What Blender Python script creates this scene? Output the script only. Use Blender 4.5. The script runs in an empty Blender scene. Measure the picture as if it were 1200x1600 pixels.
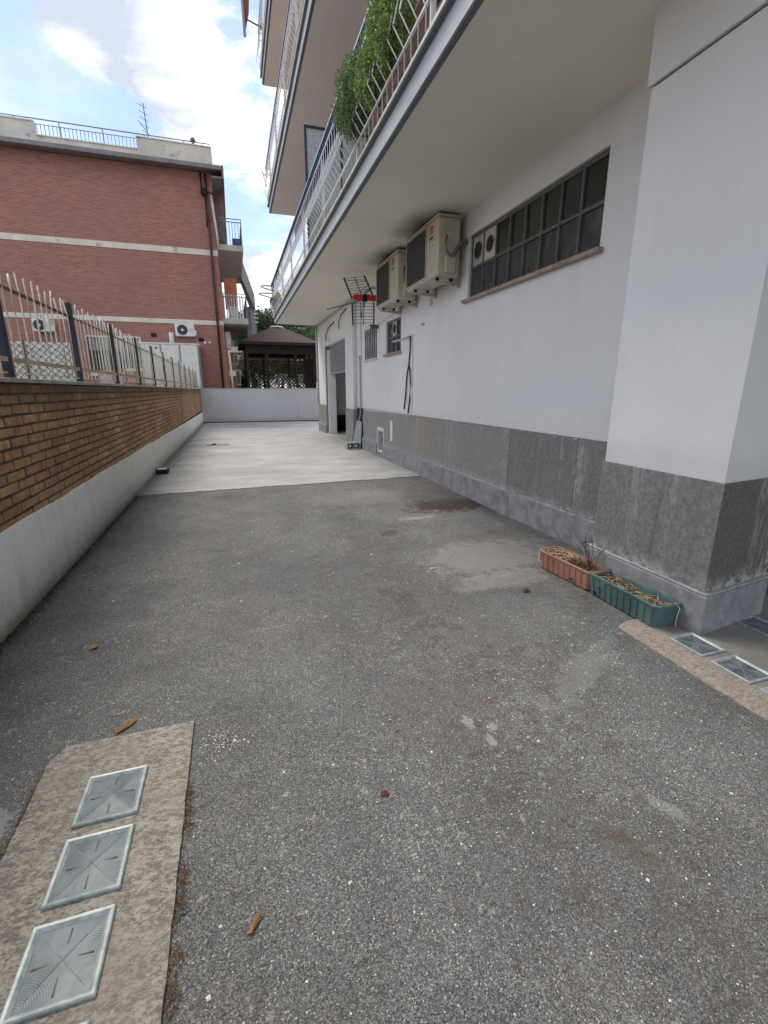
import bpy, bmesh, math, random
from mathutils import Vector, Matrix
random.seed(7)
R = math.radians
scene = bpy.context.scene
col = scene.collection

# ------------------------------------------------------------------ camera
cam_d = bpy.data.cameras.new('camera')
cam = bpy.data.objects.new('camera', cam_d)
col.objects.link(cam)
right = Vector((0.9530, -0.3031, 0.0)); right.normalize()
fwd = Vector((0.2929, 0.9209, -0.2572)); fwd.normalize()
upv = right.cross(fwd); upv.normalize()
right = fwd.cross(upv)
mw = Matrix((right, upv, -fwd)).transposed().to_4x4()
mw.translation = Vector((0, 0, 1.33))
cam.matrix_world = mw
cam_d.sensor_fit = 'VERTICAL'
cam_d.sensor_height = 24.0
cam_d.lens = 714.0 / 1600.0 * 24.0
cam_d.clip_start = 0.05
cam_d.clip_end = 2000
scene.camera = cam

# ------------------------------------------------------------------ light
SUN_EL, SUN_AZ = 55.0, -30.0      # azimuth from +Y towards +X
CLOUD_STRENGTH = 0.56
scene.view_settings.view_transform = 'Standard'
scene.view_settings.look = 'None'
scene.view_settings.gamma = 1.0
scene.view_settings.exposure = 1.75
scene.view_settings.use_curve_mapping = False

world = bpy.data.worlds.new('World')
scene.world = world
world.use_nodes = True
wn = world.node_tree.nodes; wl = world.node_tree.links
wn.clear()
def N(nodes, typ, **kw):
    n = nodes.new(typ)
    for k, v in kw.items():
        setattr(n, k, v)
    return n
wout = N(wn, 'ShaderNodeOutputWorld')
sky = N(wn, 'ShaderNodeTexSky', sky_type='NISHITA', sun_disc=False)
sky.sun_elevation = R(SUN_EL); sky.sun_rotation = R(SUN_AZ)
sky.air_density = 1.0; sky.dust_density = 0.4; sky.ozone_density = 1.0
bg1 = N(wn, 'ShaderNodeBackground'); bg1.inputs[1].default_value = 0.062
wl.new(sky.outputs[0], bg1.inputs[0])
tc = N(wn, 'ShaderNodeTexCoord')
sep = N(wn, 'ShaderNodeSeparateXYZ'); wl.new(tc.outputs['Generated'], sep.inputs[0])
def wmath(op, a, b=None, clamp=False):
    n = N(wn, 'ShaderNodeMath', operation=op); n.use_clamp = clamp
    for i, v in enumerate((a, b)):
        if v is None: continue
        if isinstance(v, (int, float)): n.inputs[i].default_value = v
        else: wl.new(v, n.inputs[i])
    return n.outputs[0]
zz = wmath('ADD', wmath('MAXIMUM', sep.outputs[2], 0.0), 0.22)
px = wmath('DIVIDE', sep.outputs[0], zz); py = wmath('DIVIDE', sep.outputs[1], zz)
comb = N(wn, 'ShaderNodeCombineXYZ'); wl.new(px, comb.inputs[0]); wl.new(py, comb.inputs[1])
comb.inputs[2].default_value = 3.7
def wnoise(scale, detail, rough, off=(0, 0, 0), dist=0.0):
    mp = N(wn, 'ShaderNodeMapping'); mp.inputs['Location'].default_value = off
    wl.new(comb.outputs[0], mp.inputs[0])
    n = N(wn, 'ShaderNodeTexNoise'); n.inputs['Scale'].default_value = scale
    n.inputs['Detail'].default_value = detail; n.inputs['Roughness'].default_value = rough
    n.inputs['Distortion'].default_value = dist
    wl.new(mp.outputs[0], n.inputs['Vector']); return n.outputs[0]
def wdir(d, r0, r1):      # 1 towards direction d, 0 beyond angle r1
    dn = N(wn, 'ShaderNodeVectorMath', operation='DOT_PRODUCT')
    nm = N(wn, 'ShaderNodeVectorMath', operation='NORMALIZE')
    wl.new(tc.outputs['Generated'], nm.inputs[0]); wl.new(nm.outputs[0], dn.inputs[0])
    dn.inputs[1].default_value = Vector(d).normalized()
    mr = N(wn, 'ShaderNodeMapRange', interpolation_type='SMOOTHSTEP')
    wl.new(dn.outputs['Value'], mr.inputs[0])
    mr.inputs[1].default_value = math.cos(R(r1)); mr.inputs[2].default_value = math.cos(R(r0))
    return mr.outputs[0]
n1 = wnoise(4.6, 11, 0.62, (0.3, 0.1, 0), 0.3)
cov = n1
for d, r1, w in (((-0.25, 0.877, 0.385), 11, -0.36), ((-0.16, 0.905, 0.37), 6, -0.22), ((-0.128, .903, .405), 2.5, -0.12),
                 ((-.05, .915, .40), 3, -0.12),
                 ((0.03, 0.957, 0.285), 6, -0.12), ((-0.12, 0.86, 0.5), 9, 0.25), ((-.02, .90, .43), 7, 0.12), ((.05, .98, .18), 6, .2), ((-.17, .885, .44), 5, .25)):
    cov = wmath('ADD', cov, wmath('MULTIPLY', wdir(d, 0, r1), w))
cmask = N(wn, 'ShaderNodeMapRange', interpolation_type='SMOOTHSTEP'); wl.new(cov, cmask.inputs[0])
cmask.inputs[1].default_value = 0.40; cmask.inputs[2].default_value = 0.54; cmask.inputs[3].default_value = 0.22
shade = wnoise(3.6, 9, 0.62, (4.1, 2.2, 1.0), 0.2)
for d, r1, w in (((-0.13, 0.86, 0.50), 11, -0.22), ((0.045, 0.955, 0.285), 7, -0.13), ((-.02, .89, .45), 5, .06), ((.02, .925, .38), 4, .10), ((-.18, .88, .44), 4, .10)):
    shade = wmath('ADD', shade, wmath('MULTIPLY', wdir(d, 0, r1), w))
cr = N(wn, 'ShaderNodeValToRGB'); wl.new(shade, cr.inputs[0])
cr.color_ramp.elements[0].position = 0.32; cr.color_ramp.elements[0].color = (0.38, 0.415, 0.49, 1)
cr.color_ramp.elements[1].position = 0.66; cr.color_ramp.elements[1].color = (1.0, 0.985, 0.95, 1)
e = cr.color_ramp.elements.new(0.48); e.color = (0.60, 0.63, 0.68, 1)
bg2 = N(wn, 'ShaderNodeBackground'); bg2.inputs[1].default_value = CLOUD_STRENGTH
wl.new(cr.outputs[0], bg2.inputs[0])
mx = N(wn, 'ShaderNodeMixShader'); wl.new(cmask.outputs[0], mx.inputs[0])
wl.new(bg1.outputs[0], mx.inputs[1]); wl.new(bg2.outputs[0], mx.inputs[2])
wl.new(mx.outputs[0], wout.inputs[0])

sd = bpy.data.lights.new('sun', 'SUN'); sd.energy = 1.0; sd.angle = R(26); sd.color = (1.0, 0.93, 0.82)
sun = bpy.data.objects.new('sun', sd); col.objects.link(sun)
sdir = Vector((math.sin(R(SUN_AZ)) * math.cos(R(SUN_EL)), math.cos(R(SUN_AZ)) * math.cos(R(SUN_EL)), math.sin(R(SUN_EL))))
sun.rotation_euler = (-sdir).to_track_quat('-Z', 'Y').to_euler()

# ------------------------------------------------------------------ material helpers
class MT:
    """small node builder; coordinates are world metres"""
    def __init__(s, name, rough=0.8, spec=0.3, metal=0.0):
        s.m = bpy.data.materials.new(name); s.m.use_nodes = True
        s.nt = s.m.node_tree; s.n = s.nt.nodes; s.l = s.nt.links; s.n.clear()
        s.out = N(s.n, 'ShaderNodeOutputMaterial'); s.b = N(s.n, 'ShaderNodeBsdfPrincipled')
        s.l.new(s.b.outputs[0], s.out.inputs[0])
        s.b.inputs['Roughness'].default_value = rough; s.b.inputs['Metallic'].default_value = metal
        s.b.inputs['Specular IOR Level'].default_value = spec
        g = N(s.n, 'ShaderNodeNewGeometry'); s.pos = g.outputs['Position']
    def mapv(s, scale=(1, 1, 1), loc=(0, 0, 0), rot=(0, 0, 0), src=None):
        mp = N(s.n, 'ShaderNodeMapping'); mp.inputs['Scale'].default_value = scale
        mp.inputs['Location'].default_value = loc; mp.inputs['Rotation'].default_value = rot
        s.l.new(src or s.pos, mp.inputs[0]); return mp.outputs[0]
    def noise(s, scale, detail=4, rough=0.55, vec=None, dist=0.0):
        n = N(s.n, 'ShaderNodeTexNoise'); n.inputs['Scale'].default_value = scale
        n.inputs['Detail'].default_value = detail; n.inputs['Roughness'].default_value = rough
        n.inputs['Distortion'].default_value = dist
        s.l.new(vec or s.pos, n.inputs['Vector']); return n.outputs[0]
    def voro(s, scale, vec=None, out='Color', feat='F1', rnd=1.0):
        n = N(s.n, 'ShaderNodeTexVoronoi', feature=feat); n.inputs['Scale'].default_value = scale
        n.inputs['Randomness'].default_value = rnd
        s.l.new(vec or s.pos, n.inputs['Vector']); return n.outputs[out]
    def mr(s, v, a, b, c=0.0, d=1.0, smooth=True):
        n = N(s.n, 'ShaderNodeMapRange', interpolation_type='SMOOTHSTEP' if smooth else 'LINEAR')
        s.l.new(v, n.inputs[0])
        for i, x in enumerate((a, b, c, d)): n.inputs[i + 1].default_value = x
        return n.outputs[0]
    def math(s, op, a, b=None, clamp=False):
        n = N(s.n, 'ShaderNodeMath', operation=op); n.use_clamp = clamp
        for i, v in enumerate((a, b)):
            if v is None: continue
            if isinstance(v, (int, float)): n.inputs[i].default_value = v
            else: s.l.new(v, n.inputs[i])
        return n.outputs[0]
    def mix(s, f, a, b, mode='MIX'):
        n = N(s.n, 'ShaderNodeMix', data_type='RGBA', blend_type=mode)
        for i, v in ((0, f), (6, a), (7, b)):
            if isinstance(v, (int, float)): n.inputs[i].default_value = v
            elif isinstance(v, tuple): n.inputs[i].default_value = (*v, 1) if len(v) == 3 else v
            else: s.l.new(v, n.inputs[i])
        return n.outputs[2]
    def color(s, c):
        if isinstance(c, tuple): s.b.inputs['Base Color'].default_value = (*c, 1)
        else: s.l.new(c, s.b.inputs['Base Color'])
    def bump(s, h, strength=0.3, dist=0.01):
        n = N(s.n, 'ShaderNodeBump'); n.inputs['Strength'].default_value = strength
        n.inputs['Distance'].default_value = dist; s.l.new(h, n.inputs['Height'])
        s.l.new(n.outputs[0], s.b.inputs['Normal'])
    def xyz(s):
        n = N(s.n, 'ShaderNodeSeparateXYZ'); s.l.new(s.pos, n.inputs[0]); return n.outputs
    def speckle(s, m, amt):
        n = s.noise(75, 5, 0.75)
        q = s.math('ADD', m, s.math('MULTIPLY', s.math('SUBTRACT', n, 0.5), amt * 3.2))
        return s.math('MULTIPLY', s.mr(q, 0.35, 0.75), s.mr(m, 0.02, 0.25))
    def blob(s, cx, cy, rx, ry, rot=0.0, soft=0.6, nz=0.5, cz=None, axes='xy', freq=6.0):
        """soft noisy ellipse mask in world metres on two chosen axes"""
        o = s.xyz(); ax = {'x': o[0], 'y': o[1], 'z': o[2]}
        a = s.math('SUBTRACT', ax[axes[0]], cx); b = s.math('SUBTRACT', ax[axes[1]], cy)
        c, sn = math.cos(rot), math.sin(rot)
        u = s.math('DIVIDE', s.math('ADD', s.math('MULTIPLY', a, c), s.math('MULTIPLY', b, sn)), rx)
        v = s.math('DIVIDE', s.math('SUBTRACT', s.math('MULTIPLY', b, c), s.math('MULTIPLY', a, sn)), ry)
        r = s.math('SQRT', s.math('ADD', s.math('MULTIPLY', u, u), s.math('MULTIPLY', v, v)))
        r = s.math('ADD', r, s.math('MULTIPLY', s.math('SUBTRACT', s.noise(freq, 5, 0.6), 0.5), nz * 2))
        return s.mr(r, 1.0 - soft, 1.0 + soft * 0.3, 1.0, 0.0)

def simple(name, c, rough=0.6, var=0.15, scale=8.0, metal=0.0, bump=0.0, spec=0.3, bscale=None, c2=None):
    t = MT(name, rough, spec, metal)
    n = t.noise(scale, 5, 0.6)
    lo = tuple(x * (1 - var) for x in c); hi = tuple(min(1, x * (1 + var)) for x in c)
    k = t.mix(t.mr(n, 0.3, 0.7), lo, hi)
    if c2: k = t.mix(t.mr(t.noise(scale * 1.7, 6, 0.65), 0.56, 0.68), k, c2)
    t.color(k)
    if bump: t.bump(t.noise(bscale or scale * 6, 4, 0.6), bump, 0.01)
    return t.m

# ---- ground materials
def asphalt_mat():
    t = MT('asphalt', 0.85, 0.25)
    cell = t.voro(350.0, out='Color'); sepc = N(t.n, 'ShaderNodeSeparateColor'); t.l.new(cell, sepc.inputs[0])
    g = t.mr(sepc.outputs[0], 0.0, 1.0, 0.0, 1.0, False)
    g = t.math('POWER', g, 1.6)
    base = t.mix(g, (0.066, 0.067, 0.068), (0.25, 0.25, 0.249))
    fl = t.mr(sepc.outputs[1], 0.965, 0.985)
    base = t.mix(t.math('MULTIPLY', fl, 0.75), base, (0.55, 0.55, 0.53))
    dk = t.mr(sepc.outputs[2], 0.92, 0.97)
    base = t.mix(t.math('MULTIPLY', dk, 0.7), base, (0.03, 0.03, 0.032))
    c2_ = t.voro(120.0, out='Color'); sp2 = N(t.n, 'ShaderNodeSeparateColor'); t.l.new(c2_, sp2.inputs[0]); d2_ = t.voro(120.0, out='Distance')
    inn = t.mr(d2_, 0.42, 0.25)
    base = t.mix(t.math('MULTIPLY', t.math('MULTIPLY', t.mr(sp2.outputs[0], 0.93, 0.95), inn), 0.6), base, (0.46, 0.46, 0.44))
    base = t.mix(t.math('MULTIPLY', t.math('MULTIPLY', t.mr(sp2.outputs[1], 0.90, 0.93), inn), 0.6), base, (0.045, 0.045, 0.047))
    n1 = t.noise(0.7, 5, 0.6); n2 = t.noise(3.2, 6, 0.65); n3 = t.noise(14, 5, 0.7)
    gr = t.mr(t.noise(110, 8, 0.9), 0.36, 0.64, 0.72, 1.30, False)
    gc = N(t.n, 'ShaderNodeCombineColor')
    for i in range(3): t.l.new(gr, gc.inputs[i])
    base = t.mix(1.0, base, gc.outputs[0], 'MULTIPLY')
    tone = t.math('ADD', t.math('MULTIPLY', n1, 0.9), t.math('ADD', t.math('MULTIPLY', n2, 0.7), t.math('MULTIPLY', n3, 0.35)))
    tv = t.mr(tone, 0.72, 1.22, 0.66, 1.26, False)
    cc = N(t.n, 'ShaderNodeCombineColor')
    for i in range(3): t.l.new(tv, cc.inputs[i])
    base = t.mix(1.0, base, cc.outputs[0], 'MULTIPLY')
    # brownish dust, stronger along the middle of the drive
    dust = t.mr(t.noise(1.6, 6, 0.7, t.mapv(loc=(3, 1, 0))), 0.50, 0.72)
    base = t.mix(t.math('MULTIPLY', dust, 0.22), base, (0.12, 0.105, 0.085))
    for (cx, cy, rx, ry, rot, k, colr) in (
            (2.35, 4.85, 0.70, 0.42, 0.1, 0.9, (0.050, 0.033, 0.022)), (2.72, 4.75, 0.25, 0.5, 0.0, 0.6, (0.045, 0.034, 0.026)),
            (1.33, 3.99, 0.13, 0.13, 0, 0.6, (0.08, 0.06, 0.04)),
            (1.02, 3.95, 0.25, 0.14, 0, 0.3, (0.09, 0.075, 0.05)), (1.15, 2.95, 0.22, 0.14, 0.3, 0.35, (0.12, 0.09, 0.065)),
            (0.95, 2.55, 0.12, 0.34, 0.2, 0.35, (0.075, 0.065, 0.05)), (0.9, 2.2, 0.14, 0.12, 0, .3, (0.08, 0.07, 0.05)),
            (2.4, 5.35, 0.6, 0.6, 0, 0.45, (0.10, 0.085, 0.065)), (2.65, 3.9, 0.2, 0.8, 0, 0.35, (0.07, 0.065, 0.06)),
            (0.75, 1.55, 0.35, 0.3, 0, 0.3, (0.13, 0.10, 0.08)), (1.02, 0.80, 0.07, 0.20, 0.3, 0.4, (0.10, 0.09, 0.065))):
        m = t.speckle(t.blob(cx, cy, rx, ry, rot, 0.8, 0.8, freq=7.0), 0.5)
        base = t.mix(t.math('MULTIPLY', m, k), base, colr)
    for (cx, cy, rx, ry, rot, k, colr) in (
            (1.90, 3.15, 0.65, 0.45, 0.2, 0.5, (0.28, 0.265, 0.245)), (1.80, 2.70, 0.48, 0.20, 0.1, 0.42, (0.30, 0.285, 0.26)),
            (1.80, 4.42, 0.30, 0.08, 0.1, 0.6, (0.33, 0.31, 0.28)), (1.4, 5.6, 0.9, 0.5, 0, 0.4, (0.24, 0.225, 0.20)),
            (0.82, 1.42, 0.035, 0.05, 0, 0.55, (0.40, 0.40, 0.40)), (0.90, 1.38, 0.03, 0.03, 0, 0.5, (0.40, 0.40, 0.40)), (0.86, 1.31, 0.02, 0.04, 0, 0.5, (0.40, 0.40, 0.40)), (-0.86, 1.42, 0.10, 0.13, 0, 0.55, (0.40, 0.41, 0.41)),
            (1.55, 1.60, 0.50, 0.10, 0.5, 0.22, (0.33, 0.33, 0.33)), (1.25, 0.87, 0.03, 0.10, 0.5, 0.35, (0.33, 0.34, 0.34)),
            (1.45, 2.1, 0.6, 0.35, 0.3, 0.15, (0.26, 0.26, 0.26))):
        m = t.speckle(t.blob(cx, cy, rx, ry, rot, 0.6, 0.9, freq=9.0), 0.9)
        base = t.mix(t.math('MULTIPLY', m, k), base, colr)
    o = t.xyz()
    # trail of brown dirt down the middle, wandering
    wob = t.math('MULTIPLY', t.math('SUBTRACT', t.noise(0.9, 3, 0.5), 0.5), 0.7)
    band = t.mr(t.math('ABSOLUTE', t.math('SUBTRACT', t.math('ADD', o[0], wob), 1.0)), 0.08, 0.55, 1.0, 0.0)
    spots = t.mr(t.noise(9, 9, 0.82), 0.49, 0.62)
    near_ = t.mr(o[1], 4.6, 3.4, 0.0, 1.0)
    base = t.mix(t.math('MULTIPLY', t.math('MULTIPLY', band, near_), t.math('MULTIPLY', t.math('MULTIPLY', spots, t.mr(t.noise(90, 5, 0.8), 0.36, 0.56)), 0.85)), base, (0.085, 0.060, 0.038))
    # pale splashes of old plaster
    sp = t.math('MULTIPLY', t.mr(t.noise(24, 6, 0.75, t.mapv((1, 1.0, 1), (2, 3, 0))), 0.585, 0.62), t.mr(t.noise(1.7, 3, 0.5, t.mapv(loc=(5, 2, 0))), 0.46, 0.6))
    base = t.mix(t.math('MULTIPLY', sp, 0.6), base, (0.42, 0.41, 0.39))
    dk2 = t.mr(t.noise(0.55, 4, 0.6, t.mapv(loc=(1, 7, 0))), 0.50, 0.66)
    base = t.mix(t.math('MULTIPLY', dk2, 0.30), base, (0.085, 0.086, 0.09))
    # damp green-black line at the foot of the left wall
    o = t.xyz()
    edge = t.mr(t.math('ADD', o[0], t.math('MULTIPLY', t.noise(5, 5, 0.7), -0.12)), -1.36, -1.24, 1.0, 0.0)
    base = t.mix(t.math('MULTIPLY', edge, 0.8), base, (0.035, 0.04, 0.025))
    t.color(base)
    h = t.math('ADD', t.voro(350.0, out='Distance'), t.math('MULTIPLY', t.noise(60, 4, 0.6), 0.9))
    t.bump(h, 0.55, 0.004)
    return t.m
def concrete_mat():
    t = MT('pale_concrete', 0.8, 0.3)
    n = t.noise(1.1, 7, 0.65, t.mapv((0.9, 1.3, 1))); n2 = t.noise(45, 4, 0.6)
    c = t.mix(t.mr(n, 0.35, 0.68), (0.31, 0.31, 0.305), (0.42, 0.42, 0.425))
    c = t.mix(t.math('MULTIPLY', t.mr(n2, 0.45, 0.75), 0.25), c, (0.26, 0.26, 0.26))
    st = t.mr(t.noise(2.8, 8, 0.75, t.mapv((0.45, 1.5, 1), (4, 2, 0))), 0.48, 0.66)
    c = t.mix(t.math('MULTIPLY', st, 0.45), c, (0.25, 0.24, 0.21))
    for (cx, cy, rx, ry, k, colr) in ((0.3, 7.8, 1.1, 0.35, 0.45, (0.28, 0.25, 0.20)), (-0.8, 12.0, 0.9, 0.25, 0.5, (0.24, 0.23, 0.2)), (0.8, 18.0, 2.0, 0.5, 0.5, (0.2, 0.19, 0.17)),
                                      (-0.4, 19.4, 1.6, 0.35, 0.5, (0.17, 0.16, 0.15)), (-0.6, 10.2, 0.5, 0.12, 0.5, (0.2, 0.19, 0.17))):
        c = t.mix(t.math('MULTIPLY', t.blob(cx, cy, rx, ry, 0, 0.8, 0.5, freq=2.5), k), c, colr)
    o = t.xyz()
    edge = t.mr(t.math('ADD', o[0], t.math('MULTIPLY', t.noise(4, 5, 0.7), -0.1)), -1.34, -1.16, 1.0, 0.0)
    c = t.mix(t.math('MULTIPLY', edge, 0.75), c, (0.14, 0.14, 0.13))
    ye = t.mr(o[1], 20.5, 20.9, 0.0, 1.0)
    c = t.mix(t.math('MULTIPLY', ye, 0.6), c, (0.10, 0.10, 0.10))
    t.color(c); t.bump(t.noise(30, 6, 0.7), 0.25, 0.01)
    return t.m
def strip_mat(name, a, b, c3, grey=False):
    t = MT(name, 0.9, 0.2)
    st = t.mapv((1.0, 1.8, 1), rot=(0, 0, 0.5))
    n = t.noise(42, 10, 0.82, st); n2 = t.noise(4, 5, 0.6); n3 = t.noise(120, 3, 0.6)
    c = t.mix(t.mr(n, 0.43, 0.57), a, b)
    c = t.mix(t.math('MULTIPLY', t.mr(n2, 0.45, 0.65), 0.5), c, c3)
    pt = t.voro(70, out='Distance', vec=st); c = t.mix(t.math('MULTIPLY', t.mr(pt, 0.30, 0.12), t.mr(t.noise(11, 4, 0.6), 0.45, 0.6)), c, tuple(x * 0.42 for x in b))
    c = t.mix(t.math('MULTIPLY', t.mr(n3, 0.58, 0.7), 0.5), c, (0.09, 0.08, 0.07))
    if grey:
        o = t.xyz(); c = t.mix(t.math('MULTIPLY', t.mr(t.math('ADD', o[0], t.math('MULTIPLY', t.noise(6, 4, .6), 0.1)), 2.20, 2.34), 0.8), c, t.mix(t.mr(n2, .4, .65), (0.25, 0.25, 0.24), (0.20, 0.20, 0.195)))
    t.color(c); t.bump(t.math('ADD', n, t.math('MULTIPLY', n3, 0.4)), 0.8, 0.010)
    return t.m
def plaster_mat(name, c, dirt=0.0, rough=0.85, bumpS=0.25):
    t = MT(name, rough, 0.2)
    n = t.noise(0.8, 6, 0.6); n2 = t.noise(7, 6, 0.65)
    lo = tuple(x * 0.93 for x in c)
    k = t.mix(t.mr(n, 0.35, 0.65), lo, c)
    k = t.mix(t.math('MULTIPLY', t.mr(n2, 0.52, 0.72), 0.25), k, tuple(x * 0.86 for x in c))
    if dirt:
        vs = t.noise(2.0, 6, 0.7, t.mapv((3, 3, 0.5)))
        k = t.mix(t.math('MULTIPLY', t.mr(vs, 0.5, 0.72), dirt), k, tuple(x * 0.55 for x in c))
    t.color(k); t.bump(t.math('ADD', t.math('ADD', t.noise(45, 4, 0.6), t.noise(160, 3, 0.5)), t.math('MULTIPLY', t.noise(4.5, 4, 0.6), 3.0)), bumpS, 0.006)
    return t
M_asphalt = asphalt_mat(); M_conc = concrete_mat()
M_strip = strip_mat('worn_render_strip', (0.42, 0.395, 0.345), (0.19, 0.172, 0.147), (0.30, 0.255, 0.22))
M_strip2 = strip_mat('worn_pink_cement', (0.42, 0.36, 0.31), (0.24, 0.205, 0.175), (0.29, 0.27, 0.24), True)

t = plaster_mat('wall_plaster', (0.76, 0.75, 0.76)); 
kk = t.b.inputs['Base Color'].links[0].from_socket
dv = t.noise(3.0, 6, 0.7, t.mapv((1, 1, 0.12)))
kk = t.mix(t.math('MULTIPLY', t.mr(dv, 0.52, 0.72), 0.035), kk, (0.42, 0.39, 0.36))
oz = t.xyz()
kk = t.mix(t.math('MULTIPLY', t.math('MULTIPLY', t.mr(oz[2], 2.36, 1.5, 1, 0), t.mr(oz[2], 2.37, 2.36, 0, 1)), t.math('MULTIPLY', t.mr(t.noise(7, 4, .6, t.mapv((1, 1, .05))), .5, .7), .06)), kk, (0.35, 0.31, 0.28))
kk = t.mix(t.math('MULTIPLY', t.mr(t.math('ADD', oz[2], t.math('MULTIPLY', t.noise(6, 5, .6), .2)), 0.98, 1.2, 1, 0), 0.25), kk, (0.42, 0.41, 0.40))
kk = t.mix(t.math('MULTIPLY', t.blob(6.4, 2.62, 0.9, 0.25, 0, 0.8, 0.5, axes='yz', freq=3), 0.35), kk, (0.42, 0.34, 0.33))
kk = t.mix(t.math('MULTIPLY', t.blob(6.6, 3.2, 1.8, 0.35, 0, 0.9, 0.4, axes='yz', freq=3), 0.5), kk, (0.33, 0.27, 0.24))
t.color(kk); M_plaster = t.m
t = plaster_mat('soffit_plaster', (0.84, 0.79, 0.69), 0.0)
kk = t.b.inputs['Base Color'].links[0].from_socket
o = t.xyz()
for (cx, cy, rx, ry) in ((2.45, 6.05, 0.34, 0.75), (2.45, 7.5, 0.3, 0.7)):  # soot smudges above the air conditioners, with some of their shadow painted in
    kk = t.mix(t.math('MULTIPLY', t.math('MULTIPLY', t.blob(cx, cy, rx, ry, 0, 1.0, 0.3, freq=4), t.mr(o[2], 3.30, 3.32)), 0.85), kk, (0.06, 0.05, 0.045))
t.color(kk); M_soffit = t.m
M_soffit2 = plaster_mat('upper_soffit_plaster', (0.80, 0.74, 0.72)).m
M_fascia = simple('fascia_paint', (0.47, 0.485, 0.52), 0.7, 0.06, 2.0, bump=0.1)
M_drip_shade = simple('drip_strip', (0.13, 0.14, 0.16), 0.6, 0.1)  # drip strip colour, also used for the painted shade under the marble
M_marble = simple('marble_edge', (0.58, 0.55, 0.48), 0.5, 0.12, 10)
M_base = plaster_mat('rough_white_base', (0.74, 0.75, 0.70), 0.30, bumpS=0.9)
kk = M_base.b.inputs['Base Color'].links[0].from_socket
oz = M_base.xyz()
kk = M_base.mix(M_base.math('MULTIPLY', M_base.mr(M_base.noise(11, 7, .75), .5, .66), 0.35), kk, (0.50, 0.50, 0.46))
kk = M_base.mix(M_base.math('MULTIPLY', M_base.mr(M_base.math('ADD', oz[2], M_base.math('MULTIPLY', M_base.noise(8, 6, .7), .22)), 0.10, 0.22, 1, 0), 0.6), kk, (0.20, 0.20, 0.16))
M_base.color(kk); M_base = M_base.m
t = plaster_mat('back_wall_render', (0.56, 0.57, 0.60), 0.30)
kk = t.b.inputs['Base Color'].links[0].from_socket
o = t.xyz()
kk = t.mix(t.math('MULTIPLY', t.mr(t.math('ADD', o[2], t.math('MULTIPLY', t.noise(3, 5, .6), 0.15)), 0.1, 0.32, 1, 0), 0.5), kk, (0.42, 0.38, 0.33))
t.color(kk); M_back = t.m
M_cope = simple('coping_stone', (0.36, 0.35, 0.31), 0.8, 0.2, 6, c2=(0.17, 0.16, 0.13), bump=0.3)

def stone_mat(name, a, b, c3, streak=1.0, sc=1.0):
    t = MT(name, 0.6, 0.35)
    g1 = t.noise(48 * sc, 7, 0.80, t.mapv((1, 1, 0.85))); g2 = t.noise(130 * sc, 4, 0.75, t.mapv((1, 1, 0.8))); g3 = t.noise(1.6, 5, 0.6, t.mapv((1, 1, 0.5)))
    c = t.mix(t.mr(g1, 0.34, 0.66), a, b)
    c = t.mix(t.math('MULTIPLY', t.mr(g2, 0.5, 0.72), 0.55), c, (0.33, 0.32, 0.31))
    c = t.mix(t.math('MULTIPLY', t.mr(g3, 0.48, 0.68), 0.7), c, c3)
    # pale vertical lime runs
    o = t.xyz()
    v = t.noise(5.5, 4, 0.65, t.mapv((1, 1, 0.06), (2, 0.3, 0))); w = t.noise(40, 5, 0.7, t.mapv((1, 1, 0.2)))
    f = t.math('MULTIPLY', t.mr(v, 0.55, 0.67), t.mr(w, 0.42, 0.58))
    c = t.mix(t.math('MULTIPLY', f, 0.6 * streak), c, (0.42, 0.41, 0.38))
    d = t.noise(9, 4, 0.6, t.mapv((1, 1, 0.05), (7, 3, 0)))
    c = t.mix(t.math('MULTIPLY', t.mr(d, 0.60, 0.74), 0.35), c, (0.05, 0.048, 0.045))
    # scuffed scaly patches low down
    s2 = t.math('MULTIPLY', t.mr(t.noise(14, 6, 0.75), 0.45, 0.53), t.mr(t.math('ADD', o[2], t.math('MULTIPLY', t.noise(5, 3, .5), 0.16)), 0.30, 0.44, 1, 0))
    c = t.mix(t.math('MULTIPLY', s2, 0.75), c, (0.50, 0.49, 0.47))
    c = t.mix(t.math('MULTIPLY', t.math('MULTIPLY', t.blob(3.2, 0.65, 0.10, 0.34, 0, 0.9, 0.7, axes='yz', freq=14), t.mr(w, 0.42, 0.58)), 0.75), c, (0.46, 0.45, 0.43))
    t.color(c); t.bump(t.math('ADD', g1, g2), 0.22, 0.004)
    return t.m
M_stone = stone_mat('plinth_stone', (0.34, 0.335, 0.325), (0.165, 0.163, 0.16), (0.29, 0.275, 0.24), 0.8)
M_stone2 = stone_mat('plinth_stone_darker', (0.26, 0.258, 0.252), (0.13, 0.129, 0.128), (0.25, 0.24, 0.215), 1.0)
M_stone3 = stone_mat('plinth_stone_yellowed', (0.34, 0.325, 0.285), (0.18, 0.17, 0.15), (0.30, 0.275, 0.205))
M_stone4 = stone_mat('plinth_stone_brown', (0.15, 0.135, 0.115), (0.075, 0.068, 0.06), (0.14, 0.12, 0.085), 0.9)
M_skirt = simple('cement_skirting', (0.26, 0.262, 0.275), 0.8, 0.22, 9, c2=(0.33, 0.33, 0.335), bump=0.35, bscale=50)
M_ledge = simple('pale_ledge_mortar', (0.33, 0.33, 0.34), 0.85, 0.25, 12, c2=(0.2, 0.2, 0.2), bump=0.5)
M_joint = simple('pale_joint', (0.52, 0.51, 0.48), 0.9, 0.25, 15)

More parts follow.
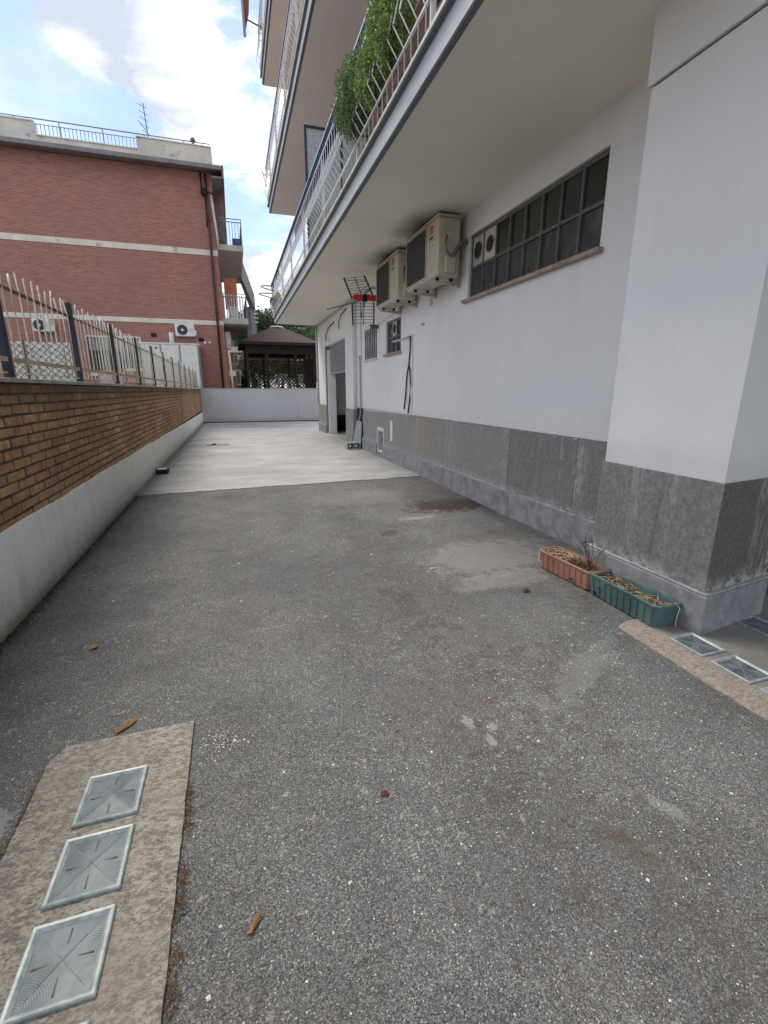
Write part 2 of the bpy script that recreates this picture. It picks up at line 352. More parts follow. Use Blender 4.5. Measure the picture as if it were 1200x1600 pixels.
BR = [(0.46, 0.28, 0.14), (0.42, 0.25, 0.13), (0.50, 0.32, 0.155), (0.40, 0.22, 0.125), (0.38, 0.255, 0.14), (0.45, 0.235, 0.135), (0.30, 0.205, 0.125)]
def brick_mat(i, c):
    t = MT('tan_brick' + '_abcdefg'[i + 1], 0.9, 0.15)
    n = t.noise(16, 6, 0.7); n2 = t.noise(60, 4, 0.7); n3 = t.noise(1.2, 5, 0.65); o = t.xyz()
    k = t.mix(t.mr(n, 0.32, 0.68), tuple(x * 0.82 for x in c), tuple(x * 1.3 for x in c))
    k = t.mix(t.math('MULTIPLY', t.mr(n2, 0.55, 0.72), 0.6), k, (0.05, 0.042, 0.03))
    k = t.mix(t.math('MULTIPLY', t.mr(n3, 0.42, 0.62), 0.5), k, (0.25, 0.115, 0.065))
    # grime below the coping
    top = t.mr(t.math('ADD', o[2], t.math('MULTIPLY', t.noise(4, 5, 0.6), 0.2)), 1.22, 1.46)
    k = t.mix(t.math('MULTIPLY', top, 0.6), k, (0.085, 0.078, 0.06))
    # lime bloom near the render
    bl = t.math('MULTIPLY', t.mr(t.noise(5, 6, 0.7, t.mapv(loc=(0, 5, 2))), 0.52, 0.68), t.mr(o[2], 0.55, 0.9, 1, 0))
    k = t.mix(t.math('MULTIPLY', bl, 0.45), k, (0.36, 0.31, 0.27))
    t.color(k); t.bump(t.math('ADD', n, n2), 0.6, 0.006)
    return t.m
M_bricks = [brick_mat(i, c) for i, c in enumerate(BR)]
M_mortar = simple('dark_mortar', (0.085, 0.062, 0.042), 0.95, 0.4, 20, bump=0.6)

def redbrick_mat():
    t = MT('red_brickwork', 0.85, 0.15)
    o = t.xyz(); cb = N(t.n, 'ShaderNodeCombineXYZ')
    t.l.new(t.math('ADD', o[0], o[1]), cb.inputs[0]); t.l.new(o[2], cb.inputs[1])
    bt = N(t.n, 'ShaderNodeTexBrick'); t.l.new(cb.outputs[0], bt.inputs[0])
    bt.inputs['Color1'].default_value = (0.31, 0.128, 0.105, 1); bt.inputs['Color2'].default_value = (0.44, 0.20, 0.165, 1)
    bt.inputs['Mortar'].default_value = (0.40, 0.29, 0.25, 1); bt.inputs['Scale'].default_value = 1.0
    bt.inputs['Mortar Size'].default_value = 0.007; bt.inputs['Brick Width'].default_value = 0.26; bt.inputs['Row Height'].default_value = 0.066
    bt.inputs['Bias'].default_value = -0.1
    n = t.noise(0.35, 6, 0.6); n2 = t.noise(3.0, 6, 0.7, t.mapv((0.35, 1, 1.6)))
    c = t.mix(t.math('MULTIPLY', t.mr(n, 0.35, 0.65), 0.35), bt.outputs[0], (0.34, 0.18, 0.155))
    c = t.mix(t.math('MULTIPLY', t.mr(n2, 0.56, 0.70), 0.35), c, (0.46, 0.28, 0.23))
    c = t.mix(t.math('MULTIPLY', t.mr(n2, 0.42, 0.28), 0.4), c, (0.19, 0.085, 0.07))
    t.color(c); t.bump(bt.outputs['Fac'], -0.4, 0.01); return t.m
M_red = redbrick_mat()
M_redblock = simple('terracotta_wall_paint', (0.26, 0.16, 0.125), 0.9, 0.15, 4)
M_cream = simple('cream_render', (0.74, 0.70, 0.61), 0.85, 0.1, 1.5, c2=(0.42, 0.39, 0.34))
M_parapet = simple('parapet_render', (0.66, 0.63, 0.57), 0.85, 0.12, 1.2, c2=(0.36, 0.34, 0.3))
M_gutter = simple('grey_gutter', (0.22, 0.215, 0.23), 0.6, 0.15, 3)
M_eave = simple('eave_brown', (0.20, 0.15, 0.145), 0.8, 0.2, 3)
M_greyslab = simple('balcony_slab_grey', (0.44, 0.43, 0.42), 0.85, 0.1, 2)
M_downpipe = simple('brown_downpipe', (0.075, 0.04, 0.035), 0.5, 0.2, 4)
M_white = simple('white_paint', (0.76, 0.76, 0.74), 0.5, 0.1, 5, c2=(0.45, 0.42, 0.38))
M_whitebar = simple('white_railing_paint', (0.72, 0.72, 0.74), 0.45, 0.08, 8)
M_rustbar = simple('rusty_cream_paint', (0.66, 0.62, 0.55), 0.7, 0.12, 14, c2=(0.42, 0.33, 0.25))
M_rust = simple('rust', (0.16, 0.085, 0.06), 0.85, 0.3, 20, c2=(0.30, 0.25, 0.2))
M_rusttan = simple('rusty_rail', (0.46, 0.37, 0.26), 0.85, 0.3, 16, c2=(0.20, 0.11, 0.06))
M_navy = simple('dark_navy_paint', (0.022, 0.027, 0.042), 0.6, 0.25, 8)
M_navy2 = simple('navy_railing_band', (0.010, 0.026, 0.085), 0.95, 0.15, 6, spec=0.05)
M_black = simple('black_rubber', (0.012, 0.012, 0.013), 0.6, 0.2, 10)
M_dark = simple('dark_void', (0.02, 0.02, 0.022), 0.9, 0.3, 5)
M_greenframe = simple('green_grey_steel', (0.105, 0.118, 0.110), 0.55, 0.15, 10)
M_greyframe = simple('grey_steel_window', (0.14, 0.15, 0.155), 0.55, 0.15, 10)
M_darkwood = simple('dark_brown_wood', (0.030, 0.018, 0.017), 0.75, 0.3, 9)
M_shingle = simple('brown_shingle', (0.095, 0.065, 0.062), 0.9, 0.25, 14, bump=0.5)
M_shutter = simple('galvanised_shutter', (0.30, 0.32, 0.34), 0.45, 0.18, 7, metal=0.35, c2=(0.2, 0.21, 0.23))
M_galv = simple('galvanised_steel', (0.42, 0.45, 0.48), 0.4, 0.15, 9, metal=0.4)
M_alu = simple('aluminium', (0.20, 0.20, 0.205), 0.5, 0.15, 12, metal=0.2)
M_orange = simple('red_orange_plastic', (0.50, 0.055, 0.025), 0.5, 0.12, 10)
M_blueplastic = simple('blue_black_plastic', (0.02, 0.035, 0.08), 0.5, 0.15, 10)
M_acbody = simple('ac_cream_metal', (0.50, 0.46, 0.37), 0.5, 0.07, 4, c2=(0.42, 0.39, 0.32))
M_acgrille = simple('ac_dark_grille', (0.055, 0.055, 0.056), 0.6, 0.15, 10)
M_acwhite = simple('ac_white_metal', (0.76, 0.76, 0.73), 0.5, 0.06, 4)
M_bracket = simple('dirty_bracket', (0.42, 0.38, 0.30), 0.7, 0.2, 14, c2=(0.14, 0.11, 0.08))
M_red_logo = simple('red_print', (0.55, 0.03, 0.04), 0.5, 0.05)
M_darkprint = simple('dark_print', (0.04, 0.04, 0.045), 0.5, 0.05)
M_sill = simple('brown_marble_sill', (0.33, 0.24, 0.19), 0.55, 0.25, 14, c2=(0.5, 0.45, 0.4))
M_terra = simple('terracotta_plastic', (0.36, 0.175, 0.125), 0.8, 0.2, 7, c2=(0.33, 0.23, 0.18))
M_greenplastic = simple('green_plastic', (0.085, 0.145, 0.145), 0.75, 0.25, 6, c2=(0.17, 0.22, 0.215))
M_soil = simple('dry_soil', (0.06, 0.045, 0.032), 0.95, 0.4, 40, bump=0.8)
M_straw = simple('dry_straw', (0.27, 0.195, 0.115), 0.9, 0.35, 30)
M_straw2 = simple('dry_straw_pale', (0.42, 0.34, 0.225), 0.9, 0.25, 30)
M_straw3 = simple('brown_litter', (0.13, 0.08, 0.045), 0.9, 0.35, 30)
M_twig = simple('dark_twig', (0.055, 0.035, 0.028), 0.9, 0.3, 30)
M_orangeleaf = simple('orange_dry_leaf', (0.48, 0.26, 0.10), 0.8, 0.25, 40)
M_string = simple('white_string', (0.62, 0.60, 0.54), 0.9, 0.1, 30)
M_chip = simple('white_chip', (0.62, 0.62, 0.60), 0.8, 0.2, 30)
M_moss = simple('dark_moss', (0.035, 0.045, 0.02), 0.95, 0.4, 30)
M_trunk = simple('bark', (0.11, 0.085, 0.065), 0.95, 0.3, 10, bump=0.6)
M_pvc = simple('grey_pvc', (0.42, 0.42, 0.42), 0.5, 0.1, 8)
M_hose = simple('grey_insulation', (0.17, 0.165, 0.15), 0.8, 0.2, 12)
M_whitepipe = simple('white_pipe', (0.60, 0.60, 0.61), 0.5, 0.06, 8)
M_oldpot = simple('old_dark_planter', (0.13, 0.085, 0.065), 0.9, 0.3, 8)
M_orangefab = simple('orange_fabric', (0.42, 0.17, 0.09), 0.9, 0.15, 6)
M_bluefab = simple('blue_plastic_crate', (0.03, 0.08, 0.16), 0.6, 0.15, 6)
M_awning = simple('pink_awning_fabric', (0.34, 0.15, 0.19), 0.9, 0.12, 5)

def leaf_mat(name, a, b):
    t = MT(name, 0.65, 0.3)
    oi = t.noise(9, 3, 0.6)
    c = t.mix(t.mr(oi, 0.3, 0.7), a, b)
    c = t.mix(t.math('MULTIPLY', t.mr(t.noise(60, 2, 0.5), 0.5, 0.7), 0.5), c, tuple(min(1, x * 1.6) for x in b))
    t.color(c)
    tr = N(t.n, 'ShaderNodeBsdfTranslucent'); t.l.new(c, tr.inputs[0])
    m = N(t.n, 'ShaderNodeMixShader'); m.inputs[0].default_value = 0.3
    t.l.new(t.b.outputs[0], m.inputs[1]); t.l.new(tr.outputs[0], m.inputs[2]); t.l.new(m.outputs[0], t.out.inputs[0])
    return t.m
M_leaf = leaf_mat('shrub_leaf', (0.10, 0.17, 0.06), (0.20, 0.29, 0.11))
M_leafdark = leaf_mat('dark_leaf', (0.045, 0.10, 0.045), (0.09, 0.18, 0.07))
M_leafbright = leaf_mat('bright_leaf', (0.17, 0.30, 0.06), (0.32, 0.48, 0.11))
M_leafmid = leaf_mat('mid_leaf', (0.065, 0.13, 0.055), (0.14, 0.23, 0.09))
M_leafpine = leaf_mat('pine_leaf', (0.03, 0.055, 0.035), (0.065, 0.10, 0.06))

M_leafdry = leaf_mat('dry_leaf_tone', (0.20, 0.17, 0.09), (0.34, 0.30, 0.16))
LEAFSETS = {M_leaf: [M_leaf, M_leafbright, M_leafdry], M_leafmid: [M_leafmid, M_leaf, M_leafdry], M_leafdark: [M_leafdark, M_leafmid, M_leafmid], M_leafpine: [M_leafpine, M_leafdark, M_leafpine], M_leafbright: [M_leafbright, M_leaf, M_leaf]}
def glass_mat(name, c, rough=0.12, spec=0.5):
    t = MT(name, rough, spec)
    n = t.noise(5, 5, 0.6); n2 = t.noise(9, 6, 0.7, t.mapv((1, 1, 0.5)))
    k = t.mix(t.mr(n, 0.35, 0.65), tuple(x * 0.6 for x in c), c)
    k = t.mix(t.math('MULTIPLY', t.mr(n2, 0.58, 0.72), 0.35), k, tuple(x * 1.7 for x in c))
    t.color(k); t.bump(t.noise(2.0, 3, 0.5), 0.15, 0.02)
    t.l.new(t.mr(n2, 0.4, 0.7, rough, rough + 0.25), t.b.inputs['Roughness'])
    return t.m
M_pane = glass_mat('dusty_dark_glass', (0.055, 0.062, 0.062))
M_pane_up = glass_mat('dark_upper_glass', (0.022, 0.028, 0.025), 0.05, 0.6)
M_frost = simple('frosted_glass', (0.50, 0.56, 0.60), 0.3, 0.25, 30, spec=0.5, bump=0.4)
def block_mats():
    t = MT('glass_block_rim', 0.3, 0.35)
    k = t.mix(t.mr(t.noise(22, 6, 0.7), 0.35, 0.65), (0.20, 0.26, 0.27), (0.38, 0.43, 0.43)); k = t.mix(t.math('MULTIPLY', t.mr(t.noise(35, 6, 0.75, t.mapv(loc=(3, 0, 0))), 0.54, 0.66), 0.55), k, (0.17, 0.155, 0.13)); t.color(k)
    t.bump(t.noise(60, 3, .5), 0.15, 0.003)
    rim = t.m
    t = MT('glass_block_face', 0.35, 0.2)
    tcn = N(t.n, 'ShaderNodeTexCoord'); ob = tcn.outputs['Object']
    sp = N(t.n, 'ShaderNodeSeparateXYZ'); t.l.new(ob, sp.inputs[0])
    # moulded concentric ripples round two corners, fading towards the middle
    def ring(cx, cy):
        a = t.math('SUBTRACT', sp.outputs[0], cx); b = t.math('SUBTRACT', sp.outputs[1], cy)
        r = t.math('SQRT', t.math('ADD', t.math('MULTIPLY', a, a), t.math('MULTIPLY', b, b)))
        w = t.math('SINE', t.math('MULTIPLY', t.math('ADD', r, t.math('MULTIPLY', t.noise(18, 2, .5), 0.006)), 1250.0))
        fade = t.mr(r, 0.045, 0.095, 1.0, 0.0)
        return t.math('MULTIPLY', w, fade)
    h = t.math('ADD', ring(-0.075, -0.08), ring(0.075, 0.08))
    c = t.mix(t.mr(t.noise(14, 5, 0.6), 0.35, 0.65), (0.075, 0.095, 0.11), (0.14, 0.17, 0.19))
    c = t.mix(t.mr(h, 0.1, 1.0, 0.0, 0.28), c, (0.30, 0.35, 0.37))
    t.color(c); t.bump(h, 0.18, 0.001)
    return rim, t.m
M_rim, M_bface = block_mats()

# ------------------------------------------------------------------ mesh helpers
def box(bm, x0, x1, y0, y1, z0, z1, mi=0):
    vs = [bm.verts.new(p) for p in ((x0, y0, z0), (x1, y0, z0), (x1, y1, z0), (x0, y1, z0), (x0, y0, z1), (x1, y0, z1), (x1, y1, z1), (x0, y1, z1))]
    for f in ((0, 3, 2, 1), (4, 5, 6, 7), (0, 1, 5, 4), (1, 2, 6, 5), (2, 3, 7, 6), (3, 0, 4, 7)):
        fc = bm.faces.new([vs[i] for i in f]); fc.material_index = mi
    return vs
def prism(bm, pts, z0, z1, mi=0):
    """vertical prism from ccw xy outline"""
    lo = [bm.verts.new((x, y, z0)) for x, y in pts]; hi = [bm.verts.new((x, y, z1)) for x, y in pts]
    n = len(pts)
    fs = [bm.faces.new(lo[::-1]), bm.faces.new(hi)]
    for i in range(n): fs.append(bm.faces.new((lo[i], lo[(i + 1) % n], hi[(i + 1) % n], hi[i])))
    for f in fs: f.material_index = mi
def tube(bm, pts, r, n=8, cap=True, mi=0):
    pts = [Vector(p) for p in pts]; rings = []
    for i, p in enumerate(pts):
        if i == 0: d = pts[1] - pts[0]
        elif i == len(pts) - 1: d = pts[-1] - pts[-2]
        else: d = (pts[i + 1] - p).normalized() + (p - pts[i - 1]).normalized()
        if d.length < 1e-9: d = Vector((0, 0, 1))
        d.normalize()
        a = d.cross(Vector((0, 0, 1)));
        if a.length < 1e-3: a = d.cross(Vector((0, 1, 0)))
        a.normalize(); b = d.cross(a)
        rr = r[i] if isinstance(r, (list, tuple)) else r
        rings.append([bm.verts.new(p + a * math.cos(2 * math.pi * k / n) * rr + b * math.sin(2 * math.pi * k / n) * rr) for k in range(n)])
    for i in range(len(rings) - 1):
        for k in range(n):
            f = bm.faces.new((rings[i][k], rings[i][(k + 1) % n], rings[i + 1][(k + 1) % n], rings[i + 1][k])); f.smooth = n > 5; f.material_index = mi
    if cap:
        for rg in (rings[0], rings[-1]):
            f = bm.faces.new(rg); f.material_index = mi
def disc(bm, c, nrm, r, n=20, depth=0.0, mi=0):
    c = Vector(c); d = Vector(nrm).normalized()
    tube(bm, [c, c + d * max(depth, 0.001)], r, n, True, mi)
def link(name, data, parent=None, loc=None):
    o = bpy.data.objects.new(name, data); col.objects.link(o)
    if loc is not None: o.location = loc
    if parent is not None:
        o.parent = parent
        if loc is None or parent.type != 'EMPTY' or True:
            o.matrix_parent_inverse = parent_inv(parent)
    return o
def world_loc(p):
    v = Vector((0, 0, 0)); q = p
    while q is not None:
        v += q.location + q.matrix_parent_inverse.translation if q.parent else q.location
        q = q.parent
    return v
def parent_inv(p):
    if p.rotation_euler[:] != (0, 0, 0): raise Exception('rotated parent ' + p.name)
    return Matrix.Translation(-world_loc(p))
def mesh(name, bm, mats, normals=True):
    if normals: bmesh.ops.recalc_face_normals(bm, faces=bm.faces)
    me = bpy.data.meshes.new(name); bm.to_mesh(me); bm.free()
    for m in (mats if isinstance(mats, (list, tuple)) else [mats]): me.materials.append(m)
    return me
def part(name, bm, mats, parent, label=None, stuff=False, bevel=0.0, segs=2):
    if not isinstance(mats, list) and mats in LEAFSETS: mats = LEAFSETS[mats]
    o = link(name, mesh(name, bm, mats), parent)
    if label: o['label'] = label
    if stuff: o['kind'] = 'stuff'
    if bevel:
        b = o.modifiers.new('bevel', 'BEVEL'); b.width = bevel; b.segments = segs; b.limit_method = 'ANGLE'; b.angle_limit = R(40)
    return o
def thing(name, label, cat, loc=(0, 0, 0), group=None):
    o = bpy.data.objects.new(name, None); col.objects.link(o); o.location = loc; o.empty_display_size = 0.2
    o['label'] = label; o['category'] = cat
    if group: o['group'] = group
    return o
def tag(o, label, cat, group=None, kind=None):
    o['label'] = label; o['category'] = cat
    if group: o['group'] = group
    if kind: o['kind'] = kind
    return o
def struct(name, bm, mats, label):
    o = link(name, mesh(name, bm, mats)); o['kind'] = 'structure'; o['label'] = label; return o
def B(): return bmesh.new()
def bx(name, parent, mats, *d, label=None, bevel=0.0):
    bm = B(); box(bm, *d); return part(name, bm, mats, parent, label, bevel=bevel)

# ================================================================== SETTING
bm = B()
xs = [-1.45, 4.2]; 
box(bm, -1.40, 6.0, -8, 6.75, -0.12, 0.0)
o = struct('asphalt_driveway', bm, M_asphalt, 'grey asphalt driveway running between the brick boundary wall and the white building')
bm = B()
NSEG = 90
lo = []
for i in range(NSEG + 1):
    x = -1.36 + (4.3 + 1.36) * i / NSEG
    y = 6.50 + 0.045 * (x + 1.36) + 0.012 * math.sin(x * 5.1) + 0.022 * random.uniform(-1, 1)
    lo.append((x, y))
pts = lo + [(4.3, 20.97), (-1.36, 20.97)]
prism(bm, pts, -0.10, 0.010)
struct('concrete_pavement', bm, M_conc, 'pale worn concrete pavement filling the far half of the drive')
bm = B(); box(bm, -400, 400, -300, 700, -0.6, -0.13)
M_earth = simple('earth', (0.12, 0.11, 0.09), 0.95, 0.2, 0.5)
struct('ground', bm, M_earth, 'open ground around the buildings')
bm = B()
box(bm, -60, -1.50, -8, 21.2, -0.1, 1.22)
box(bm, -60, 60, 21.2, 90, -0.1, 1.24)
struct('raised_terrace', bm, simple('terrace_paving', (0.22, 0.21, 0.2), 0.9, 0.15, 2), 'raised neighbouring ground behind the boundary walls')

# concrete strips with glass blocks --------------------------------
def glass_block_mesh(w, h):
    bm = B()
    hw, hh = w / 2, h / 2
    # rim: outer square, bevelled inner ring down to a slightly sunk face
    iw, ih = hw - 0.018, hh - 0.018
    def ring(a, b, z): return [bm.verts.new(p) for p in ((-a, -b, z), (a, -b, z), (a, b, z), (-a, b, z))]
    r0 = ring(hw, hh, -0.03); r1 = ring(hw, hh, 0.003); r2 = ring(hw - 0.003, hh - 0.003, 0.006); r3 = ring(iw + 0.008, ih + 0.008, 0.005); r4 = ring(iw, ih, -0.0025)
    for a, b in ((r0, r1), (r1, r2), (r2, r3), (r3, r4)):
        for k in range(4): bm.faces.new((a[k], a[(k + 1) % 4], b[(k + 1) % 4], b[k]))
    return mesh('glass_block', bm, M_rim), (iw, ih)
def glass_face_mesh(iw, ih):
    bm = B()
    # diamond-pressed face: four facets meeting at the centre, with diagonal creases
    c = bm.verts.new((0, 0, 0.0015)); k = [bm.verts.new(p) for p in ((-iw, -ih, -0.003), (iw, -ih, -0.003), (iw, ih, -0.003), (-iw, ih, -0.003))]
    for i in range(4): bm.faces.new((c, k[i], k[(i + 1) % 4]))
    return mesh('glass_face', bm, M_bface)
def crease_mesh(iw, ih):
    bm = B()
    for sx in (1, -1):
        tube(bm, [(-iw * 0.82 * sx, -ih * 0.82, -0.0018), (0, 0, 0.0022), (iw * 0.82 * sx, ih * 0.82, -0.0018)], 0.0011, 4)
    return mesh('crease', bm, M_rim)
def shadow_rib_mesh(iw, ih):  # dark bars modelled in place of the shadows inside the glass block
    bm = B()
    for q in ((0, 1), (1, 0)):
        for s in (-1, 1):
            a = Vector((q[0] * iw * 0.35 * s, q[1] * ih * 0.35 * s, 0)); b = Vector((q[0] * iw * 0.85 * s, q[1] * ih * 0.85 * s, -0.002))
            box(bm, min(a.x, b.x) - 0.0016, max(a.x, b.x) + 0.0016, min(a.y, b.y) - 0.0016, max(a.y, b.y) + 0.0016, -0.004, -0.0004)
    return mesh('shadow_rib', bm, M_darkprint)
gb_me, (giw, gih) = glass_block_mesh(0.186, 0.20)
gf_me = glass_face_mesh(giw, gih); gc_me = crease_mesh(giw, gih); gr_me = shadow_rib_mesh(giw, gih)
def put_block(parent, x, y, z=0.0165, s=(1, 1, 1)):
    o = link('glass_block', gb_me, parent, (x, y, z)); o.scale = s
    for nm, me in (('glass_face', gf_me), ('crease', gc_me), ('rib', gr_me)):  # the rib here is the dark bar drawn as shadow
        f = bpy.data.objects.new(nm, me); col.objects.link(f); f.parent = o
def jitter_outline(pts, step=0.03, amp=0.0016):
    out = []
    for i in range(len(pts)):
        a = Vector(pts[i]); b = Vector(pts[(i + 1) % len(pts)]); n = max(1, int((b - a).length / step))
        for k in range(n):
            p = a.lerp(b, k / n)
            out.append((p.x + random.uniform(-amp, amp), p.y + random.uniform(-amp, amp)))
    return out
bm = B(); prism(bm, jitter_outline([(-0.742, -0.6), (-0.247, -0.6), (-0.262, 1.765), (-0.715, 1.762), (-0.75, 1.69)]), -0.05, 0.012)
ls = struct('concrete_slab', bm, M_strip, 'worn brown cement slab with square glass blocks at the lower left')
for i in range(6): put_block(ls, -0.494, 1.460 - 0.243 * i)
bm = B(); prism(bm, jitter_outline([(1.99, -0.6), (3.6, -0.6), (3.6, 1.9), (2.1, 1.90), (2.01, 1.86), (2.0, 1.4)]), -0.05, 0.010)
rs = struct('concrete_slab', bm, M_strip2, 'pinkish worn cement slab with glass blocks at the foot of the corner pier')
for i in range(6): put_block(rs, 2.262, 1.575 - 0.236 * i, 0.0145, (0.93, 0.97, 1))
for i in range(5): put_block(rs, 2.80, 1.62 - 0.236 * i, 0.0145, (0.93, 0.97, 1))
bm = B(); prism(bm, jitter_outline([(-0.262, -0.6), (-0.232, -0.6), (-0.247, 1.70), (-0.262, 1.765)], 0.05, 0.003), -0.05, 0.007)

# ================================================================== LEFT BOUNDARY WALL
bw = thing('boundary_wall', 'long tan brick boundary wall with a rough white rendered base along the left side', 'wall', (-1.42, 10, 0))
bm = B(); box(bm, -1.50, -1.3293, -3, 21.0, -0.1, 1.375); part('mortar_bed', bm, M_mortar, bw)
# rendered base with a wavy upper edge
bm = B()
NY = 260
prof = []
for i in range(NY + 1):
    y = -3 + 24.0 * i / NY
    z = 0.560 - 0.0045 * max(0, y) - (0.03 if y > 8 else 0) * min(1, (y - 8) / 8 if y > 8 else 0) + 0.004 * math.sin(y * 2.7) + 0.003 * math.sin(y * 7.3 + 1) + random.uniform(-0.004, 0.004)
    prof.append((y, z))
X0, X1 = -1.345, -1.308
va = [[bm.verts.new((X0, y, 0 - 0.05)), bm.verts.new((X1 + random.uniform(-.002, .002), y, -0.05)), bm.verts.new((X1 + random.uniform(-.003, .003), y, z * 0.5)), bm.verts.new((X1, y, z - 0.012)), bm.verts.new((X1 - 0.008, y, z)), bm.verts.new((X0, y, z + 0.002))] for y, z in prof]
for i in range(NY):
    for k in range(5):
        f = bm.faces.new((va[i][k], va[i + 1][k], va[i + 1][k + 1], va[i][k + 1])); f.smooth = True
part('render_base', bm, M_base, bw)
# bricks
bl, bh, course, pitch = 0.241, 0.051, 0.0658, 0.262
variants = []
for v in range(5):
    for mi, m in enumerate(M_bricks):
        bm = B()
        hx = 0.012
        j = lambda a: random.uniform(-a, a)
        fr = [(0.0 + j(.0008), -bl / 2 + j(.003), -bh / 2 + j(.002)), (0.0 + j(.0008), bl / 2 + j(.003), -bh / 2 + j(.002)), (0.0 + j(.0008), bl / 2 + j(.003), bh / 2 + j(.002)), (0.0 + j(.0008), -bl / 2 + j(.003), bh / 2 + j(.002))]
        b0 = [bm.verts.new((-0.05, y, z)) for _, y, z in fr]
        b1 = [bm.verts.new((-0.0022, y, z)) for _, y, z in fr]
        b2 = [bm.verts.new((x, y * 0.985, z * 0.90)) for x, y, z in fr]
        for a, b in ((b0, b1), (b1, b2)):
            for k in range(4): bm.faces.new((a[k], a[(k + 1) % 4], b[(k + 1) % 4], b[k]))
        bm.faces.new(b2)
        variants.append(mesh('brick', bm, m))
rowz = [1.375 - course * (i + 0.5) for i in range(13)]
allb = []
for r, z in enumerate(rowz):
    off = (r % 2) * pitch / 2 + random.uniform(-0.02, 0.02)
    y = -0.3 + off
    while y < 20.8:
        allb.append((y, z)); y += pitch + random.uniform(-0.004, 0.004)
allb.sort(key=lambda q: (q[0] < 2.75, q[0]))
wts = [5, 5, 4, 3, 4, 3, 2]
near = allb[:300]; far = allb[300:]
def pickmat(y):
    w = list(wts)
    if y > 8: w[5] += 4; w[0] += 2; w[4] = 2; w[6] = 1
    return random.choices(range(7), w)[0]
for y, z in near:
    me = variants[random.randrange(5) * 7 + pickmat(y)]
    zz_ = z + random.uniform(-0.002, 0.002)
    link('brick', me, bw, (-1.3262 + random.uniform(-0.0012, 0.0012), y, zz_))
bm = B()
for y, z in far:
    mi = pickmat(y); x = -1.3262 + random.uniform(-0.0012, 0.0012)
    box(bm, x - 0.05, x, y - bl / 2 + random.uniform(-.003, .003), y + bl / 2, z - bh / 2, z + bh / 2, mi)
part('brickwork', bm, M_bricks, bw, stuff=True)
y = -2.0; cps = []
while y < 21.0:
    L = random.uniform(0.95, 1.05)
    bx('coping_stone', bw, M_cope, -1.55, -1.290 + random.uniform(-.003, .003), y + 0.004, min(21.0, y + L), 1.378, 1.405 + random.uniform(-.002, .002), bevel=0.004)
    y += L

# moss and litter at its foot
bm = B()
for i in range(2600):
    y = 0.8 + random.random() ** 1.3 * 9.5; d = abs(random.gauss(0, 0.022)) * (1.6 if 2.9 < y < 3.6 else 1)
    x = -1.306 + d; s = random.uniform(0.002, 0.007); h = max(0.001, 0.014 - d * 0.2) * random.random()
    a = random.random() * 6.28
    p = [bm.verts.new((x + s * math.cos(a + q), y + s * math.sin(a + q), 0.001)) for q in (0, 2.1, 4.2)]; tp = bm.verts.new((x, y, 0.002 + h))
    for k in range(3): bm.faces.new((p[k], p[(k + 1) % 3], tp))
o = part('moss', bm, M_moss, None); tag(o, 'dark moss growing along the foot of the brick boundary wall', 'moss', kind='stuff')

# ================================================================== FENCE ON THE WALL
fx = -1.42
fe = thing('metal_fence', 'rusty cream bar fence with navy posts standing on the brick boundary wall', 'fence', (fx, 10, 1.405))
posts = [-0.75, 0.75, 2.25, 3.80, 5.33, 6.88, 8.42, 9.94, 11.48, 13.05, 14.6, 16.15, 17.75, 19.3, 20.8]
for y in posts:
    bm = B(); ln = random.uniform(-0.01, 0.01); box(bm, fx - 0.022, fx + 0.022, y - 0.03, y + 0.03, 1.403, 2.12)
    for v in bm.verts:
        if v.co.z > 2: v.co.y += ln
    tube(bm, [(fx, y + ln, 2.12), (fx, y + ln, 2.135)], [0.026, 0.012], 8)
    part('post', bm, M_navy, fe, bevel=0.003)
for i in range(len(posts) - 1):
    a, b = posts[i] + 0.03, posts[i + 1] - 0.03
    bx('top_rail', fe, M_rust, fx - 0.006, fx + 0.006, a - 0.02, b + 0.02, 1.992 + random.uniform(-.006, .006), 2.010)
    bx('bottom_rail', fe, M_rusttan, fx - 0.004, fx + 0.020, a - 0.01, b + 0.01, 1.515, 1.545)
    bx('foot_rail', fe, M_rustbar, fx - 0.004, fx + 0.006, a - 0.01, b + 0.01, 1.440, 1.450)
barN = 12
cnt = 0
for i in range(len(posts) - 1):
    a, b = posts[i], posts[i + 1]
    for k in range(1, barN):
        y = a + (b - a) * k / barN + random.uniform(-.008, .008)
        top = 2.115 + random.uniform(-0.02, 0.03)
        lean = random.gauss(0, 0.008); bend = random.choice((0, 0, 0, 0, 0, 0.05, -0.05)) * random.random()
        bm = B(); tube(bm, [(fx + 0.011, y, 1.445), (fx + 0.011, y + lean, 2.0), (fx + 0.011 + random.gauss(0, .006), y + lean * 1.2 + bend, top)], 0.0062, 6)
        part('bar', bm, M_rustbar, fe); cnt += 1

# ================================================================== BACK WALL
wb = thing('rendered_wall', 'low white rendered wall closing the far end of the drive', 'wall', (1.2, 21.05, 0))
bm = B(); box(bm, -1.34, 4.4, 20.97, 21.17, -0.1, 1.40)
bmesh.ops.subdivide_edges(bm, edges=bm.edges[:], cuts=6, use_grid_fill=True)
part('wall', bm, M_back, wb)
for i in range(6):
    bx('coping', wb, M_cope, -1.34 + i * 0.957, -1.34 + (i + 1) * 0.957 - 0.006, 20.95, 21.19, 1.402, 1.428, bevel=0.004)
bx('drain_gutter', wb, M_dark, -1.30, 3.9, 20.90, 20.968, 0.0, 0.035)

# ================================================================== RIGHT APARTMENT BUILDING
ab = thing('apartment_building', 'white plastered apartment building with stone plinth and long balconies on the right', 'building', (4.0, 8, 0))
XW = 2.80; YE = 15.75; ZS = 3.35; GX = 2.72
